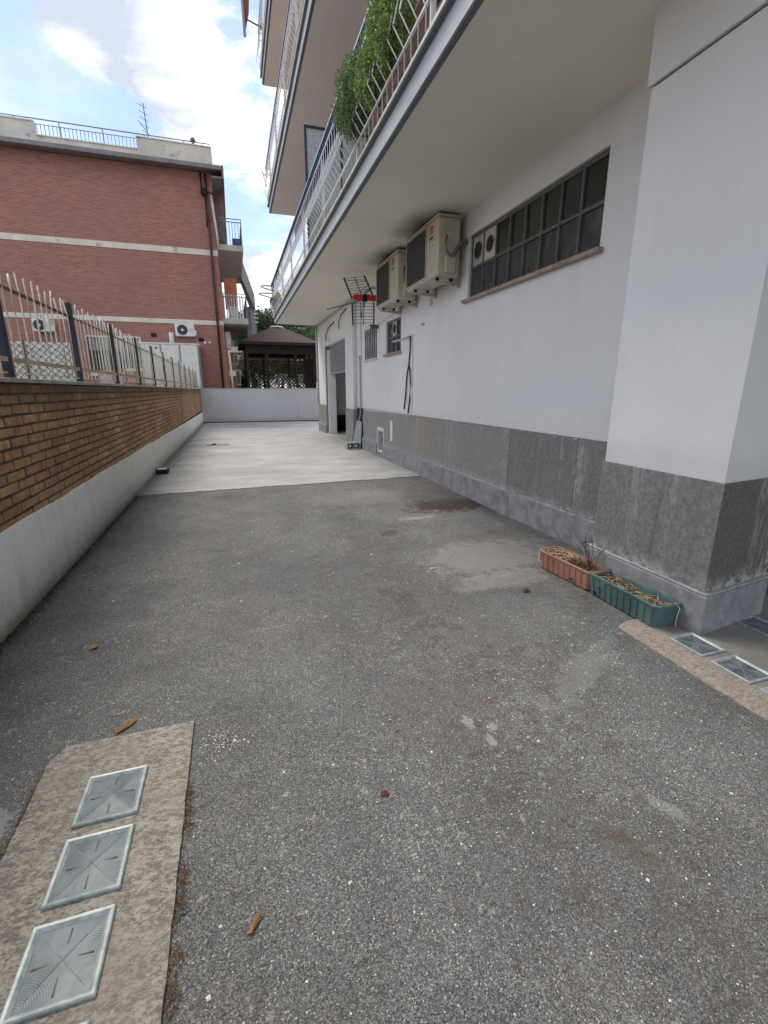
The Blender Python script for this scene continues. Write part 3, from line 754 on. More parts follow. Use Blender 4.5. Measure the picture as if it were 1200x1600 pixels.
# main wall with openings (built from blocks round the openings)
def wall_with_holes(x0, x1, y0, y1, z0, z1, holes):
    bm = B(); ys = sorted({y0, y1, *[h[0] for h in holes], *[h[1] for h in holes]})
    for a, b in zip(ys[:-1], ys[1:]):
        hs = sorted([(h[2], h[3]) for h in holes if h[0] <= a + 1e-6 and h[1] >= b - 1e-6])
        z = z0
        for p, q in hs:
            if p > z: box(bm, x0, x1, a, b, z, p)
            z = q
        if z < z1: box(bm, x0, x1, a, b, z, z1)
    bmesh.ops.remove_doubles(bm, verts=bm.verts, dist=1e-5)
    # drop the inner coincident faces
    seen = {}
    for f in list(bm.faces):
        k = tuple(sorted(v.index for v in f.verts))
    bm.verts.index_update()
    for f in list(bm.faces):
        seen.setdefault(tuple(sorted(v.index for v in f.verts)), []).append(f)
    dead = [f for fs in seen.values() if len(fs) > 1 for f in fs]
    bmesh.ops.delete(bm, geom=dead, context='FACES')
    return bm
holes = [(3.27, 5.455, 2.40, 3.09), (7.85, 8.68, 1.985, 2.55), (9.27, 10.15, 1.985, 2.55), (8.80, 9.16, 0.12, 0.53)]
bm = wall_with_holes(XW, XW + 0.25, 1.9, 10.95, -0.1, ZS, holes)
part('wall', bm, M_plaster, ab)
bm = wall_with_holes(GX, GX + 0.30, 10.95, YE, -0.1, ZS, [(11.75, 14.45, -0.1, 2.60)])
part('garage_wall', bm, M_plaster, ab)
# far return wall and rear bulk
bm = B(); box(bm, GX + 0.31, 12, YE - 0.25, YE, -0.1, ZS); part('end_wall', bm, M_plaster, ab)
# upper storeys
bm = B(); box(bm, XW, 12, -3, YE, 3.555, 6.395); box(bm, XW, 12, -3, YE, 6.56, 9.495); box(bm, XW, 12, -3, YE, 9.66, 12.7); part('upper_wall', bm, M_redblock, ab)
bx('roof_slab', ab, M_greyslab, 1.3, 12.1, -3, YE + 0.1, 12.705, 12.95)
# garage interior
bm = B()
box(bm, GX + 0.30, 7.2, 10.9, 11.0, -0.05, 3.0); box(bm, GX + 0.30, 7.2, 15.2, 15.3, -0.05, 3.0); box(bm, 5.0, 5.1, 11.01, 15.19, -0.05, 2.99); box(bm, GX + .30, 7.3, 10.9, 15.3, 3.0, 3.1)
part('garage_room', bm, simple('garage_room_plaster', (0.80, 0.80, 0.79), 0.9, 0.08, 2), ab)
bx('garage_floor', ab, M_conc, GX - 0.02, 7.2, 11.0, 15.2, -0.05, 0.025)
bx('threshold_strip', ab, M_joint, GX - 0.05, GX - 0.021, 11.76, 14.44, 0.0, 0.022)
bx('inner_door', ab, simple('white_board', (0.80, 0.80, 0.80), 0.6, 0.05, 2), 2.76, 3.00, 14.30, 14.36, 0.03, 2.5)
bm = B(); 
for k in range(7): box(bm, 4.5 + 0.01 * k, 4.95, 11.1 + 0.55 * k, 11.6 + 0.55 * k, 0.03, 0.35 + 0.2 * random.random())
box(bm, 3.2, 4.4, 15.0, 15.19, 0.03, 0.55)
part('stored_sacks', bm, M_black, ab)
# shutter with slats
sh = bx('roller_shutter', ab, M_dark, GX + 0.135, GX + 0.15, 11.75, 14.45, 1.83, 2.60)
zt = 1.84
while zt < 2.59:
    bm = B()
    pr = [(0, 0.0), (0.012, 0.010), (0.014, 0.035), (0.010, 0.058), (0.0, 0.066)]
    for a, b in zip(pr[:-1], pr[1:]):
        vs = [bm.verts.new((GX + 0.134 - a[0], 11.76, zt + a[1])), bm.verts.new((GX + 0.134 - a[0], 14.44, zt + a[1])), bm.verts.new((GX + 0.134 - b[0], 14.44, zt + b[1])), bm.verts.new((GX + 0.134 - b[0], 11.76, zt + b[1]))]
        bm.faces.new(vs)
    part('slat', bm, M_shutter, sh); zt += 0.0695
bx('bottom_bar', sh, M_galv, GX + 0.105, GX + 0.15, 11.76, 14.44, 1.795, 1.838)
bx('door_frame', ab, M_greyframe, GX + 0.03, GX + 0.12, 14.41, 14.449, 0.0, 2.59)
bx('door_frame', ab, M_greyframe, GX + 0.03, GX + 0.12, 11.751, 11.79, 0.0, 2.59)
bx('jamb_lining', ab, simple('beige_jamb', (0.33, 0.31, 0.25), 0.8, 0.15), GX + 0.001, GX + 0.05, 14.42, 14.448, 0.0, 2.58)

# corner pier
PX = 2.398
pier = [(PX, 1.69), (2.93, 1.765), (2.93, 2.52), (PX, 2.52)]
bm = B(); prism(bm, pier, 0.2, 2.985)
bmesh.ops.recalc_face_normals(bm, faces=bm.faces)
part('pier', bm, M_plaster, ab)
bm = B(); prism(bm, [(PX - 0.018, 1.67), (2.94, 1.745), (2.94, 2.535), (PX - 0.018, 2.535)], 2.996, ZS)
part('pier_beam', bm, M_plaster, ab)
bm = B(); prism(bm, [(PX + 0.01, 1.70), (2.92, 1.775), (2.92, 2.51), (PX + 0.01, 2.51)], 2.985, 2.996); part('shadow_joint', bm, M_dark, ab)
# recess right of the pier
bm = B(); box(bm, 2.93, 12, 2.10, 2.35, -0.1, ZS); part('recess_wall', bm, M_plaster, ab)
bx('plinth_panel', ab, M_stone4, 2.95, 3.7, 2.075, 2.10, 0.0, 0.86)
# ---- plinth panels on the pier
bm = B(); z0, z1 = 0.245, 0.862
def slab_on(bm, p, q, t, z0, z1):
    p = Vector((*p, 0)); q = Vector((*q, 0)); d = (q - p).normalized(); n = Vector((d.y, -d.x, 0))
    P = [p, q, q + n * t, p + n * t]
    prism(bm, [(v.x, v.y) for v in P], z0, z1)
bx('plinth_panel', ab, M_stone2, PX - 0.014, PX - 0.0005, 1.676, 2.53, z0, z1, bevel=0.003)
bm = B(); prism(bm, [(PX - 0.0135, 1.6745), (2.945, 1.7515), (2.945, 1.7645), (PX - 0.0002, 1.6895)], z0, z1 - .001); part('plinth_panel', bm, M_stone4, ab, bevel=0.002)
# pier skirt and pale ledge
bm = B(); prism(bm, [(2.363, 1.640), (2.975, 1.726), (2.975, 1.80), (PX + .02, 1.74), (PX + .02, 2.55), (2.363, 2.60)], -0.05, 0.236); part('skirting', bm, M_skirt, ab, bevel=0.006)
bm = B(); prism(bm, [(2.368, 1.646), (2.96, 1.730), (2.96, 1.79), (PX + .01, 1.73), (PX + .01, 2.55), (2.368, 2.58)], 0.2365, 0.252); part('ledge', bm, M_ledge, ab, bevel=0.005)
# ---- plinth panels on the long wall
seams = [2.99, 3.25, 4.29, 4.93, 5.89, 6.53, 7.30, 8.06, 8.80]
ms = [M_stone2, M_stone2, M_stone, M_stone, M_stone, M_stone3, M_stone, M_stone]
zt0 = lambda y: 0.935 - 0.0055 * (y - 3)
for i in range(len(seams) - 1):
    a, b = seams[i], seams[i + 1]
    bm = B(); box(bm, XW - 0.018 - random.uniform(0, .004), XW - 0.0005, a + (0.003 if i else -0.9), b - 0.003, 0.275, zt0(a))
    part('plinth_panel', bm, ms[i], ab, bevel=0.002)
bx('plinth_panel', ab, M_stone, XW - 0.018, XW - 0.0005, 8.803, 9.157, 0.56, 0.90, bevel=0.002)
bx('plinth_panel', ab, M_stone, XW - 0.018, XW - 0.0005, 9.163, 10.32, 0.275, 0.895, bevel=0.002)
for y in (4.93, 5.89, 6.53, 8.06):
    bx('joint_fill', ab, M_joint, XW - 0.0185, XW - 0.002, y - 0.008, y + 0.008, 0.28, zt0(y) - 0.01)
bx('plaster_patch', ab, M_base, XW - 0.024, XW - 0.0185, 8.22, 8.34, 0.40, 0.78)
# plaster lip above the plinth
bx('plaster_lip', ab, M_whitepipe, XW - 0.022, XW - 0.0003, 2.6, 10.30, 0.937, 0.944)
bm = B(); rnd = random.Random(77)
for i in range(150):
    y = rnd.uniform(2.6, 10.2); s_ = rnd.uniform(0.004, 0.013); z = 0.937 + rnd.uniform(-0.012, 0.006)
    box(bm, XW - 0.022 - rnd.uniform(0, .003), XW - 0.0195, y, y + s_ * rnd.uniform(1, 4), z - s_ * 0.5, z)
part('mortar_crumbs', bm, M_joint, ab, stuff=True)
# skirting on the long wall in lengths
for a, b in ((2.58, 4.2), (4.2, 5.9), (5.9, 7.4), (7.4, 8.78), (9.18, 10.32)):
    bm = B(); box(bm, XW - 0.052, XW - 0.0005, a + 0.003, b - 0.002, -0.05, 0.262); part('skirting', bm, M_skirt, ab, bevel=0.005)
    bm = B(); box(bm, XW - 0.050, XW - 0.0008, a + 0.004, b - 0.003, 0.263, 0.2745); part('ledge', bm, M_ledge, ab, bevel=0.003)
# wall opening with white surround and black bag
bm = B()
box(bm, XW - 0.03, XW + 0.02, 8.75, 8.80, 0.10, 0.60); box(bm, XW - 0.03, XW + 0.02, 9.16, 9.20, 0.10, 0.60); box(bm, XW - 0.03, XW + 0.02, 8.80, 9.16, 0.525, 0.60); box(bm, XW - 0.035, XW + 0.05, 8.80, 9.16, 0.10, 0.135)
part('vent_surround', bm, M_whitepipe, ab, bevel=0.012)
bx('vent_back', ab, M_dark, XW + 0.2, XW + 0.24, 8.7, 9.3, 0.05, 0.6)
bx('skirting', ab, M_skirt, XW - 0.045, XW - 0.0005, 8.782, 9.177, -0.05, 0.098)
# garage pilaster plinths
for a, b in ((10.95, 11.745), (14.455, YE)):
    bx('plinth_panel', ab, M_stone3 if a > 12 else M_stone, GX - 0.018, GX - 0.0005, a + 0.002, b, 0.275, 0.893, bevel=0.002)
    bx('skirting', ab, M_skirt, GX - 0.045, GX - 0.0005, a, b, -0.05, 0.274, bevel=0.004)
bx('plinth_panel', ab, M_stone, GX + 0.001, XW + 0.1, 10.925, 10.949, 0.0, 0.893)
bx('pipe_chase', ab, M_black, XW - 0.004, XW - 0.001, 10.32, 10.92, 0.0, 0.93)
bx('chase_edge', ab, M_whitepipe, XW - 0.02, XW - 0.0045, 10.325, 10.345, 0.62, 0.78)

# ---- windows
def window(nm_y0, y1, z0, z1, cols, rows, matf, fans=(), depth=0.05, label=None, rowsplit=None):
    y0 = nm_y0
    bm = B(); t = 0.032; x0, x1 = XW + 0.028, XW + 0.062
    box(bm, x0, x1, y0, y0 + t, z0, z1); box(bm, x0, x1, y1 - t, y1, z0, z1)
    box(bm, x0, x1, y0 + t, y1 - t, z0, z0 + t); box(bm, x0, x1, y0 + t, y1 - t, z1 - t * 1.2, z1)
    w = part('window', bm, matf, ab, label, bevel=0.003)
    iy0, iy1, iz0, iz1 = y0 + t, y1 - t, z0 + t, z1 - t * 1.2
    zs = [iz0 + (iz1 - iz0) * k / rows for k in range(rows + 1)]
    if rowsplit: zs[1] = iz0 + (iz1 - iz0) * rowsplit
    for k in range(1, cols):
        y = iy0 + (iy1 - iy0) * k / cols
        bx('mullion', w, matf, x0 - 0.004, x1 - 0.002, y - 0.011, y + 0.011, iz0, iz1)
    for k in range(1, rows): bx('transom', w, matf, x0 - 0.001, x1 - 0.003, iy0, iy1, zs[k] - 0.014, zs[k] + 0.014)
    for r in range(rows):
        for c in range(cols):
            a = iy0 + (iy1 - iy0) * c / cols + 0.0112; b = iy0 + (iy1 - iy0) * (c + 1) / cols - 0.0112
            p, q = zs[r] + (0.0142 if r else 0.0005), zs[r + 1] - (0.0142 if r < rows - 1 else 0.0005)
            if (c, r) in fans:
                mb = M_bracket if fans[(c, r)] == 0 else M_acbody
                f = bx('fan_board', w, mb, x0 + 0.004, x0 + 0.016, a, b, p, q)
                rr = (b - a) * 0.36
                bm = B(); cy, cz = (a + b) / 2, (p + q) / 2
                disc(bm, (x0 + 0.004, cy, cz), (-1, 0, 0), rr, 28, 0.002); part('fan_opening', bm, M_dark, f)
                bm = B(); pts = [(x0 - 0.002, cy + rr * math.cos(u * 0.2618), cz + rr * math.sin(u * 0.2618)) for u in range(25)]; tube(bm, pts, 0.006, 6, False)
                part('fan_ring', bm, M_acbody if fans[(c, r)] else M_greyframe, f)
                bm = B()
                for u in range(4):
                    an = u * 1.57 + 0.4
                    vs = [bm.verts.new((x0 + 0.0005 + dx, cy + rad * math.cos(an + da), cz + rad * math.sin(an + da))) for rad, da, dx in ((rr * .15, -.3, 0), (rr * .85, -.25, 0), (rr * .85, .35, .001), (rr * .15, .3, .001))]
                    bm.faces.new(vs)
                part('fan_blades', bm, M_darkprint, f)
            else:
                bm = B(); rx = random.uniform(-0.004, 0.004); ry = random.uniform(-.003, .003)
                vs = [bm.verts.new(v) for v in ((x0 + 0.016 + rx, a, p), (x0 + 0.016 - rx, b, p), (x0 + 0.016 - rx + ry, b, q), (x0 + 0.016 + rx + ry, a, q))]
                bm.faces.new(vs); part('pane', bm, M_pane_up if (rows == 2 and r == 1) else M_pane, w)
    return w
window(3.27, 5.455, 2.40, 3.09, 8, 2, M_greenframe, {(7, 1): 0, (6, 1): 1}, label='long green framed window with sixteen panes', rowsplit=0.49)
y = 3.22
while y < 5.50:
    L = min(random.uniform(0.35, 0.6), 5.52 - y)
    bx('sill_stone', ab, M_sill, XW - 0.055 + random.uniform(-.002, .002), XW + 0.03, y + 0.001, y + L, 2.362, 2.398, bevel=0.004); y += L + 0.001
window(7.85, 8.68, 1.985, 2.55, 3, 2, M_greyframe, {(1, 1): 1}, label='small grey window with a fan in its upper middle pane')
bx('sill_stone', ab, M_sill, XW - 0.05, XW + 0.03, 7.80, 8.73, 1.945, 1.983, bevel=0.004)
wg = window(9.27, 10.15, 1.985, 2.55, 2, 1, M_greyframe, label='small window behind vertical grey bars')
for k in range(7):
    bm = B(); y = 9.31 + k * 0.133; tube(bm, [(XW - 0.012, y, 1.97), (XW - 0.012, y, 2.57)], 0.014, 8); part('security_bar', bm, M_galv, wg)
bx('sill_stone', ab, M_whitepipe, XW - 0.04, XW + 0.03, 9.23, 10.19, 1.935, 1.965, bevel=0.004)

# ---- balcony slabs
def bslab(z, x_out, y0, y1, msof, first=False):
    s = bx('balcony_slab', ab, msof, x_out + 0.045, XW + 0.28, y0, y1, z, z + 0.15, label='long balcony slab')
    bm = B(); box(bm, x_out, x_out + 0.043, y0, y1 + 0.002, z + 0.004, z + 0.148); box(bm, x_out + 0.0432, XW, y1 + 0.0005, y1 + 0.03, z + 0.004, z + 0.148)
    part('fascia', bm, M_fascia, s)
    bx('drip_strip', s, M_drip_shade, x_out + 0.006, x_out + 0.046, y0, y1 + 0.001, z - 0.006, z + 0.0035)
    y = y0
    while y < y1:
        L = 1.6 if first else 4.0
        bx('marble_edging', s, M_marble, x_out - 0.045, x_out + 0.30, y + 0.002, min(y + L, y1 + 0.03), z + 0.160, z + 0.188, bevel=0.003); y += L
    bx('marble_shade_strip', s, M_drip_shade, x_out - 0.038, x_out + 0.05, y0, y1 + 0.02, z + 0.1492, z + 0.1595)  # dark strip standing in for the shade under the marble overhang
    return s
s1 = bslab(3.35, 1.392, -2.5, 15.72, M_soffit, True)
s2 = bslab(6.40, 1.41, -2.5, 15.65, M_soffit2)
s3 = bslab(9.50, 1.41, -2.5, 15.55, M_soffit2)
bx('balcony_floor', s1, M_greyslab, 1.70, XW, -2.5, 15.7, 3.502, 3.54)
# soffit continues over the pier and the wall head
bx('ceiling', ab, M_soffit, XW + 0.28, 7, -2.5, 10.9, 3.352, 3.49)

# ---- railings
def railing(z, xr, y0, y1, step, first):
    rl = bx('railing', ab, M_whitebar, xr - 0.008, xr + 0.008, y0, y1, z + 0.92, z + 0.934, label='pot bellied white balcony railing')
    bx('hand_rail', rl, M_whitebar, xr - 0.010, xr + 0.010, y0, y1, z + 0.775, z + 0.79)
    bx('bend_rail', rl, M_whitebar, xr + 0.008, xr + 0.016, y0, y1, z + 0.600, z + 0.612)
    if first: bx('navy_band', rl, M_navy2, xr + 0.035, xr + 0.040, y0, y1 - 5.5, z + 0.60, z + 0.918)
    bx('navy_cap', rl, M_navy2, xr - 0.0025, xr + 0.0025, y0, y1, z + 0.792, z + 0.918)
    bx('foot_rail', rl, M_whitebar, xr - 0.009, xr + 0.009, y0, y1, z + 0.135, z + 0.15)
    # straight upper run of the lower rail seen just under the belly
    # end return
    bm = B()
    for zz_ in (0.145, 0.78, 0.93): tube(bm, [(xr, y1, z + zz_), (XW, y1, z + zz_)], 0.009, 6)
    k = xr + 0.13
    while k < XW - 0.03:
        tube(bm, [(k, y1, z), (k, y1, z + 0.78)], 0.007, 5); k += 0.13
    part('end_return', bm, M_whitebar, rl)
    prof = [(0, 0.0), (0, 0.14), (-0.088, 0.26), (-0.084, 0.275), (-0.004, 0.60), (0.0, 0.62), (0.0, 0.775)]
    bm = B(); tube(bm, [(dx, 0, dz) for dx, dz in prof], 0.0052, 6)
    me = mesh('baluster', bm, M_whitebar)
    bm = B(); box(bm, -0.018, 0.018, -0.008, 0.008, 0, 0.93); mp = mesh('baluster_post', bm, M_whitebar)
    y = y0 + 0.05; i = 0; extra = B()
    ys = []
    while y < y1 - 0.02: ys.append(y); y += step
    for i, y in enumerate(ys):
        if y > 1.5: link('baluster', me, rl, (xr, y, z))
        if i % 14 == 0 and y > 1.5: link('railing_post', mp, rl, (xr + 0.02, y + step / 2, z))
    extra.free()
    return rl
r1 = railing(3.54, 1.352, -2.4, 15.68, 0.133, True)
r2 = railing(6.59, 1.372, -2.4, 15.60, 0.133, False)
r3 = railing(9.69, 1.372, -2.4, 15.50, 0.133, False)
# scrolls near the far end of each railing
bm = B()
for y in (12.8, 14.3):
    pts = [(1.27 - 0.03 * math.sin(a), y + 0.10 * math.cos(a), 3.95 + 0.28 * math.sin(a / 2 + 0.3)) for a in [k * 0.5 for k in range(10)]]
    tube(bm, pts, 0.012, 6)
part('scroll', bm, M_navy, r1)
# upper floor openings seen between the bars
for (a, b, z0, z1) in ((2.2, 3.2, 3.58, 5.9), (6.3, 7.6, 3.58, 5.9), (9.6, 11.2, 3.58, 5.9), (12.4, 13.3, 4.5, 5.9)):
    f = bx('french_window', ab, M_greyframe, XW - 0.05, XW - 0.001, a, b, z0, z1)
    bx('pane', f, M_pane, XW - 0.056, XW - 0.0505, a + 0.08, (a + b) / 2 - 0.04, z0 + 0.1, z1 - 0.08)
    bx('pane', f, M_pane, XW - 0.056, XW - 0.0505, (a + b) / 2 + 0.04, b - 0.08, z0 + 0.1, z1 - 0.08)

# ---- privacy screen
ps = thing('privacy_screen', 'frosted glass privacy screen in a dark frame on the first balcony', 'screen', (2.0, 8.9, 3.54))
Y = 8.9
bm = B(); box(bm, 1.44, 1.475, Y - 0.02, Y + 0.02, 3.545, 5.56); box(bm, 1.4755, 2.7, Y - 0.02, Y + 0.02, 5.525, 5.56); box(bm, 1.4755, 2.7, Y - 0.02, Y + 0.02, 3.545, 3.60); box(bm, 2.70, 2.735, Y - 0.02, Y + 0.02, 3.545, 5.56); box(bm, 2.05, 2.08, Y - .02, Y + .02, 3.6, 5.5245)
part('frame', bm, simple('dark_grey_frame', (0.05, 0.052, 0.06), 0.5, 0.1), ps)
bx('glass_panel', ps, M_frost, 1.476, 2.049, Y - 0.004, Y + 0.004, 3.601, 5.524); bx('glass_panel', ps, M_frost, 2.081, 2.699, Y - 0.004, Y + 0.004, 3.601, 5.524)

# ---- hanging corner pieces
dp = B(); tube(dp, [(GX - 0.03, YE - 0.06, 0.9), (GX - 0.03, YE - 0.06, 3.34)], 0.03, 10)
o = part('corner_pipe', dp, M_pvc, None); tag(o, 'grey downpipe at the far corner of the white building beside the garage', 'pipe')
bm = B(); tube(bm, [(GX + 0.03, 10.86, 3.34), (GX + 0.03, 10.86, 0.95)], 0.020, 12)
o = part('wall_pipe', bm, M_whitepipe, None); tag(o, 'thick white wall pipe beside the garage opening, left one of two', 'pipe')
bm = B(); tube(bm, [(XW - 0.02, 10.55, 2.1), (XW - 0.02, 10.55, 0.80), (XW - 0.05, 10.6, 0.60)], 0.016, 8)
for z in (1.05, 1.6, 2.05): box(bm, XW - 0.045, XW - 0.0005, 10.53, 10.57, z, z + 0.02)
o = part('conduit', bm, M_pvc, None); tag(o, 'thin grey conduit dropping into the broken plinth beside the thick wall pipe', 'conduit')
bm = B(); tube(bm, [(XW - 0.015, 10.45, 3.3), (XW - 0.015, 10.45, 0.95)], 0.011, 8)
for z in (1.1, 1.9, 2.45): box(bm, XW - 0.035, XW - 0.0005, 10.425, 10.475, z, z + 0.02)
o = part('conduit', bm, M_whitepipe, None); tag(o, 'slim white conduit running from ceiling to plinth next to the barred window', 'conduit')
# galvanised cover leaning at the chase
bm = B()
vs = [(2.56, 10.55, 0.015), (2.74, 10.42, 0.015), (2.79, 10.5, 0.62), (2.70, 10.58, 0.66)]
q = [bm.verts.new(v) for v in vs] + [bm.verts.new((v[0] + 0.01, v[1] + 0.02, v[2])) for v in vs]
for f in ((0, 1, 2, 3), (4, 7, 6, 5), (0, 4, 5, 1), (1, 5, 6, 2), (2, 6, 7, 3), (3, 7, 4, 0)): bm.faces.new([q[i] for i in f])
o = part('metal_cover', bm, M_galv, None); tag(o, 'bent galvanised sheet leaning against the broken plinth beside the garage', 'metal sheet')
# concrete block with two holes
cb = thing('hollow_block', 'grey hollow block with two round holes lying by the garage corner', 'block', (2.55, 10.35, 0.01))
bm = B(); x0, x1, y0, y1, z0, z1 = 2.39, 2.70, 10.30, 10.55, 0.011, 0.165
box(bm, x0, x1, y0, y1, z1 - 0.02, z1); box(bm, x0, x1, y0, y1, z0, z0 + 0.02)
for x in (x0, x0 + 0.145, x1 - 0.02): box(bm, x, x + 0.02, y0, y1, z0 + 0.0205, z1 - 0.0205)
box(bm, x0 + 0.0205, x1 - 0.0205, y1 - 0.03, y1 - 0.01, z0 + 0.0205, z1 - 0.0205)
part('shell', bm, simple('dirty_cement_block', (0.36, 0.35, 0.32), 0.9, 0.2, 12), cb)
for x in (x0 + 0.075, x0 + 0.215):
    bm = B(); tube(bm, [(x, y0 + 0.03, 0.085), (x + 0.01, y1 - 0.04, 0.085)], 0.032, 12); part('pipe_end', bm, M_chip, cb)
bm = B()
me_pts = [(9.0, 0.30, .11), (8.95, 0.22, .10), (9.05, 0.40, .08)]
bmesh.ops.create_icosphere(bm, subdivisions=3, radius=0.15)
for v in bm.verts:
    k = 1 + 0.25 * math.sin(v.co.x * 31 + v.co.z * 23) * math.cos(v.co.y * 27)
    v.co = Vector((XW + 0.10 + v.co.x * 0.5 * k, 8.98 + v.co.y * 1.0 * k, 0.30 + v.co.z * 1.2 * k))
o = part('rubbish_bag', bm, simple('black_bag', (0.012, 0.012, 0.013), 0.5, 0.2, 10, spec=0.3), None); tag(o, 'crumpled black bag stuffed into the plinth opening', 'bag')

# cables hanging on the wall
wc = thing('hanging_hose', 'black split hose hanging from a grey pipe stub on the white wall', 'hose', (XW, 7.4, 1.0))
bm = B(); tube(bm, [(XW, 7.37, 2.17), (XW - 0.12, 7.50, 2.13), (XW - 0.22, 7.62, 2.11)], 0.017, 8); part('pipe_stub', bm, M_pvc, wc)
bm = B(); tube(bm, [(XW - 0.02, 7.33, 2.18), (XW - 0.02, 7.35, 1.95), (XW - 0.02, 7.40, 1.72), (XW - 0.02, 7.46, 1.62), (XW - 0.02, 7.50, 1.45), (XW - 0.02, 7.53, 1.25), (XW - 0.02, 7.60, 1.02)], 0.012, 8); part('hose', bm, M_black, wc)
bm = B(); tube(bm, [(XW - 0.02, 7.40, 1.72), (XW - 0.02, 7.335, 1.64), (XW - 0.02, 7.315, 1.45), (XW - 0.02, 7.33, 1.2), (XW - 0.02, 7.40, 0.96)], 0.012, 8); part('hose', bm, M_black, wc)
bm = B(); tube(bm, [(XW - 0.006, 7.27, 2.2), (XW - 0.006, 7.24, 1.6), (XW - 0.006, 7.26, 0.94)], 0.004, 6); part('thin_wire', bm, M_pvc, wc)
bm = B(); tube(bm, [(XW - 0.005, 10.2, 2.64), (XW - 0.01, 9.6, 2.62), (XW - 0.01, 9.1, 2.58), (XW - 0.01, 8.5, 2.61), (XW - 0.01, 8.1, 2.63)], 0.004, 6)
o = part('wire', bm, M_pvc, None); tag(o, 'thin grey wire sagging along the wall above the two small windows', 'wire')
bm = B(); tube(bm, [(XW, 9.16, 2.53), (XW - 0.14, 9.16, 2.53)], 0.035, 12); tube(bm, [(XW - 0.14, 9.16, 2.53), (XW - 0.16, 9.16, 2.53)], 0.05, 12)
o = part('vent_pipe', bm, simple('brass_pipe', (0.16, 0.13, 0.09), 0.5, 0.2, 8, metal=0.4), None); tag(o, 'short dark vent pipe sticking out between the two small windows', 'pipe')
bm = B(); disc(bm, (XW - 0.0005, 6.57, 2.55), (-1, 0, 0), 0.045, 20, 0.006)
o = part('vent', bm, M_bracket, None); tag(o, 'round grey vent cap on the wall under the nearer air conditioner', 'vent')
bm = B(); box(bm, XW - 0.03, XW - 0.0005, 6.80, 6.88, 2.28, 2.305)
o = part('wall_stub', bm, M_pvc, None); tag(o, 'tiny grey stub on the white wall below the nearer air conditioner', 'stub')
for nm, pts, m, lab in (('cable', [(GX - 0.01, 14.2, 2.75), (GX - 0.02, 14.1, 2.9), (GX - 0.03, 13.6, 3.05), (GX - .01, 12.9, 3.10)], M_black, 'black cable loop above the garage shutter, left one'),
                        ('cable', [(GX - 0.01, 12.35, 2.86), (GX - 0.03, 12.3, 3.0), (GX - 0.03, 12.0, 3.15), (GX - .01, 11.5, 3.22)], simple('red_cable', (0.25, 0.03, 0.03), 0.5, 0.1), 'dark red cable bent above the garage shutter')):
    bm = B(); tube(bm, pts, 0.012, 6); o = part(nm, bm, m, None); tag(o, lab, 'cable')
bm = B(); tube(bm, [(GX - 0.012, 13.8, 2.72), (GX - .012, 13.65, 2.66), (GX - .012, 13.5, 2.72), (GX - .012, 13.65, 2.79), (GX - .012, 13.8, 2.72)], 0.004, 5)
tube(bm, [(GX - 0.012, 13.8, 2.72), (GX - .012, 14.0, 2.8), (GX - .012, 14.1, 2.7)], 0.004, 5)
o = part('wire', bm, M_pvc, None); tag(o, 'thin looped wire hanging just above the garage shutter', 'wire')
bm = B(); tube(bm, [(GX - 0.03, 10.9, 3.30), (GX - 0.03, YE - 0.1, 3.30)], 0.012, 6)
o = part('ceiling_conduit', bm, M_pvc, None); tag(o, 'grey conduit under the soffit above the garage', 'conduit')
bm = B(); tube(bm, [(PX - 0.024, 2.50, 2.935), (PX - 0.024, 1.66, 2.935)], 0.008, 6)

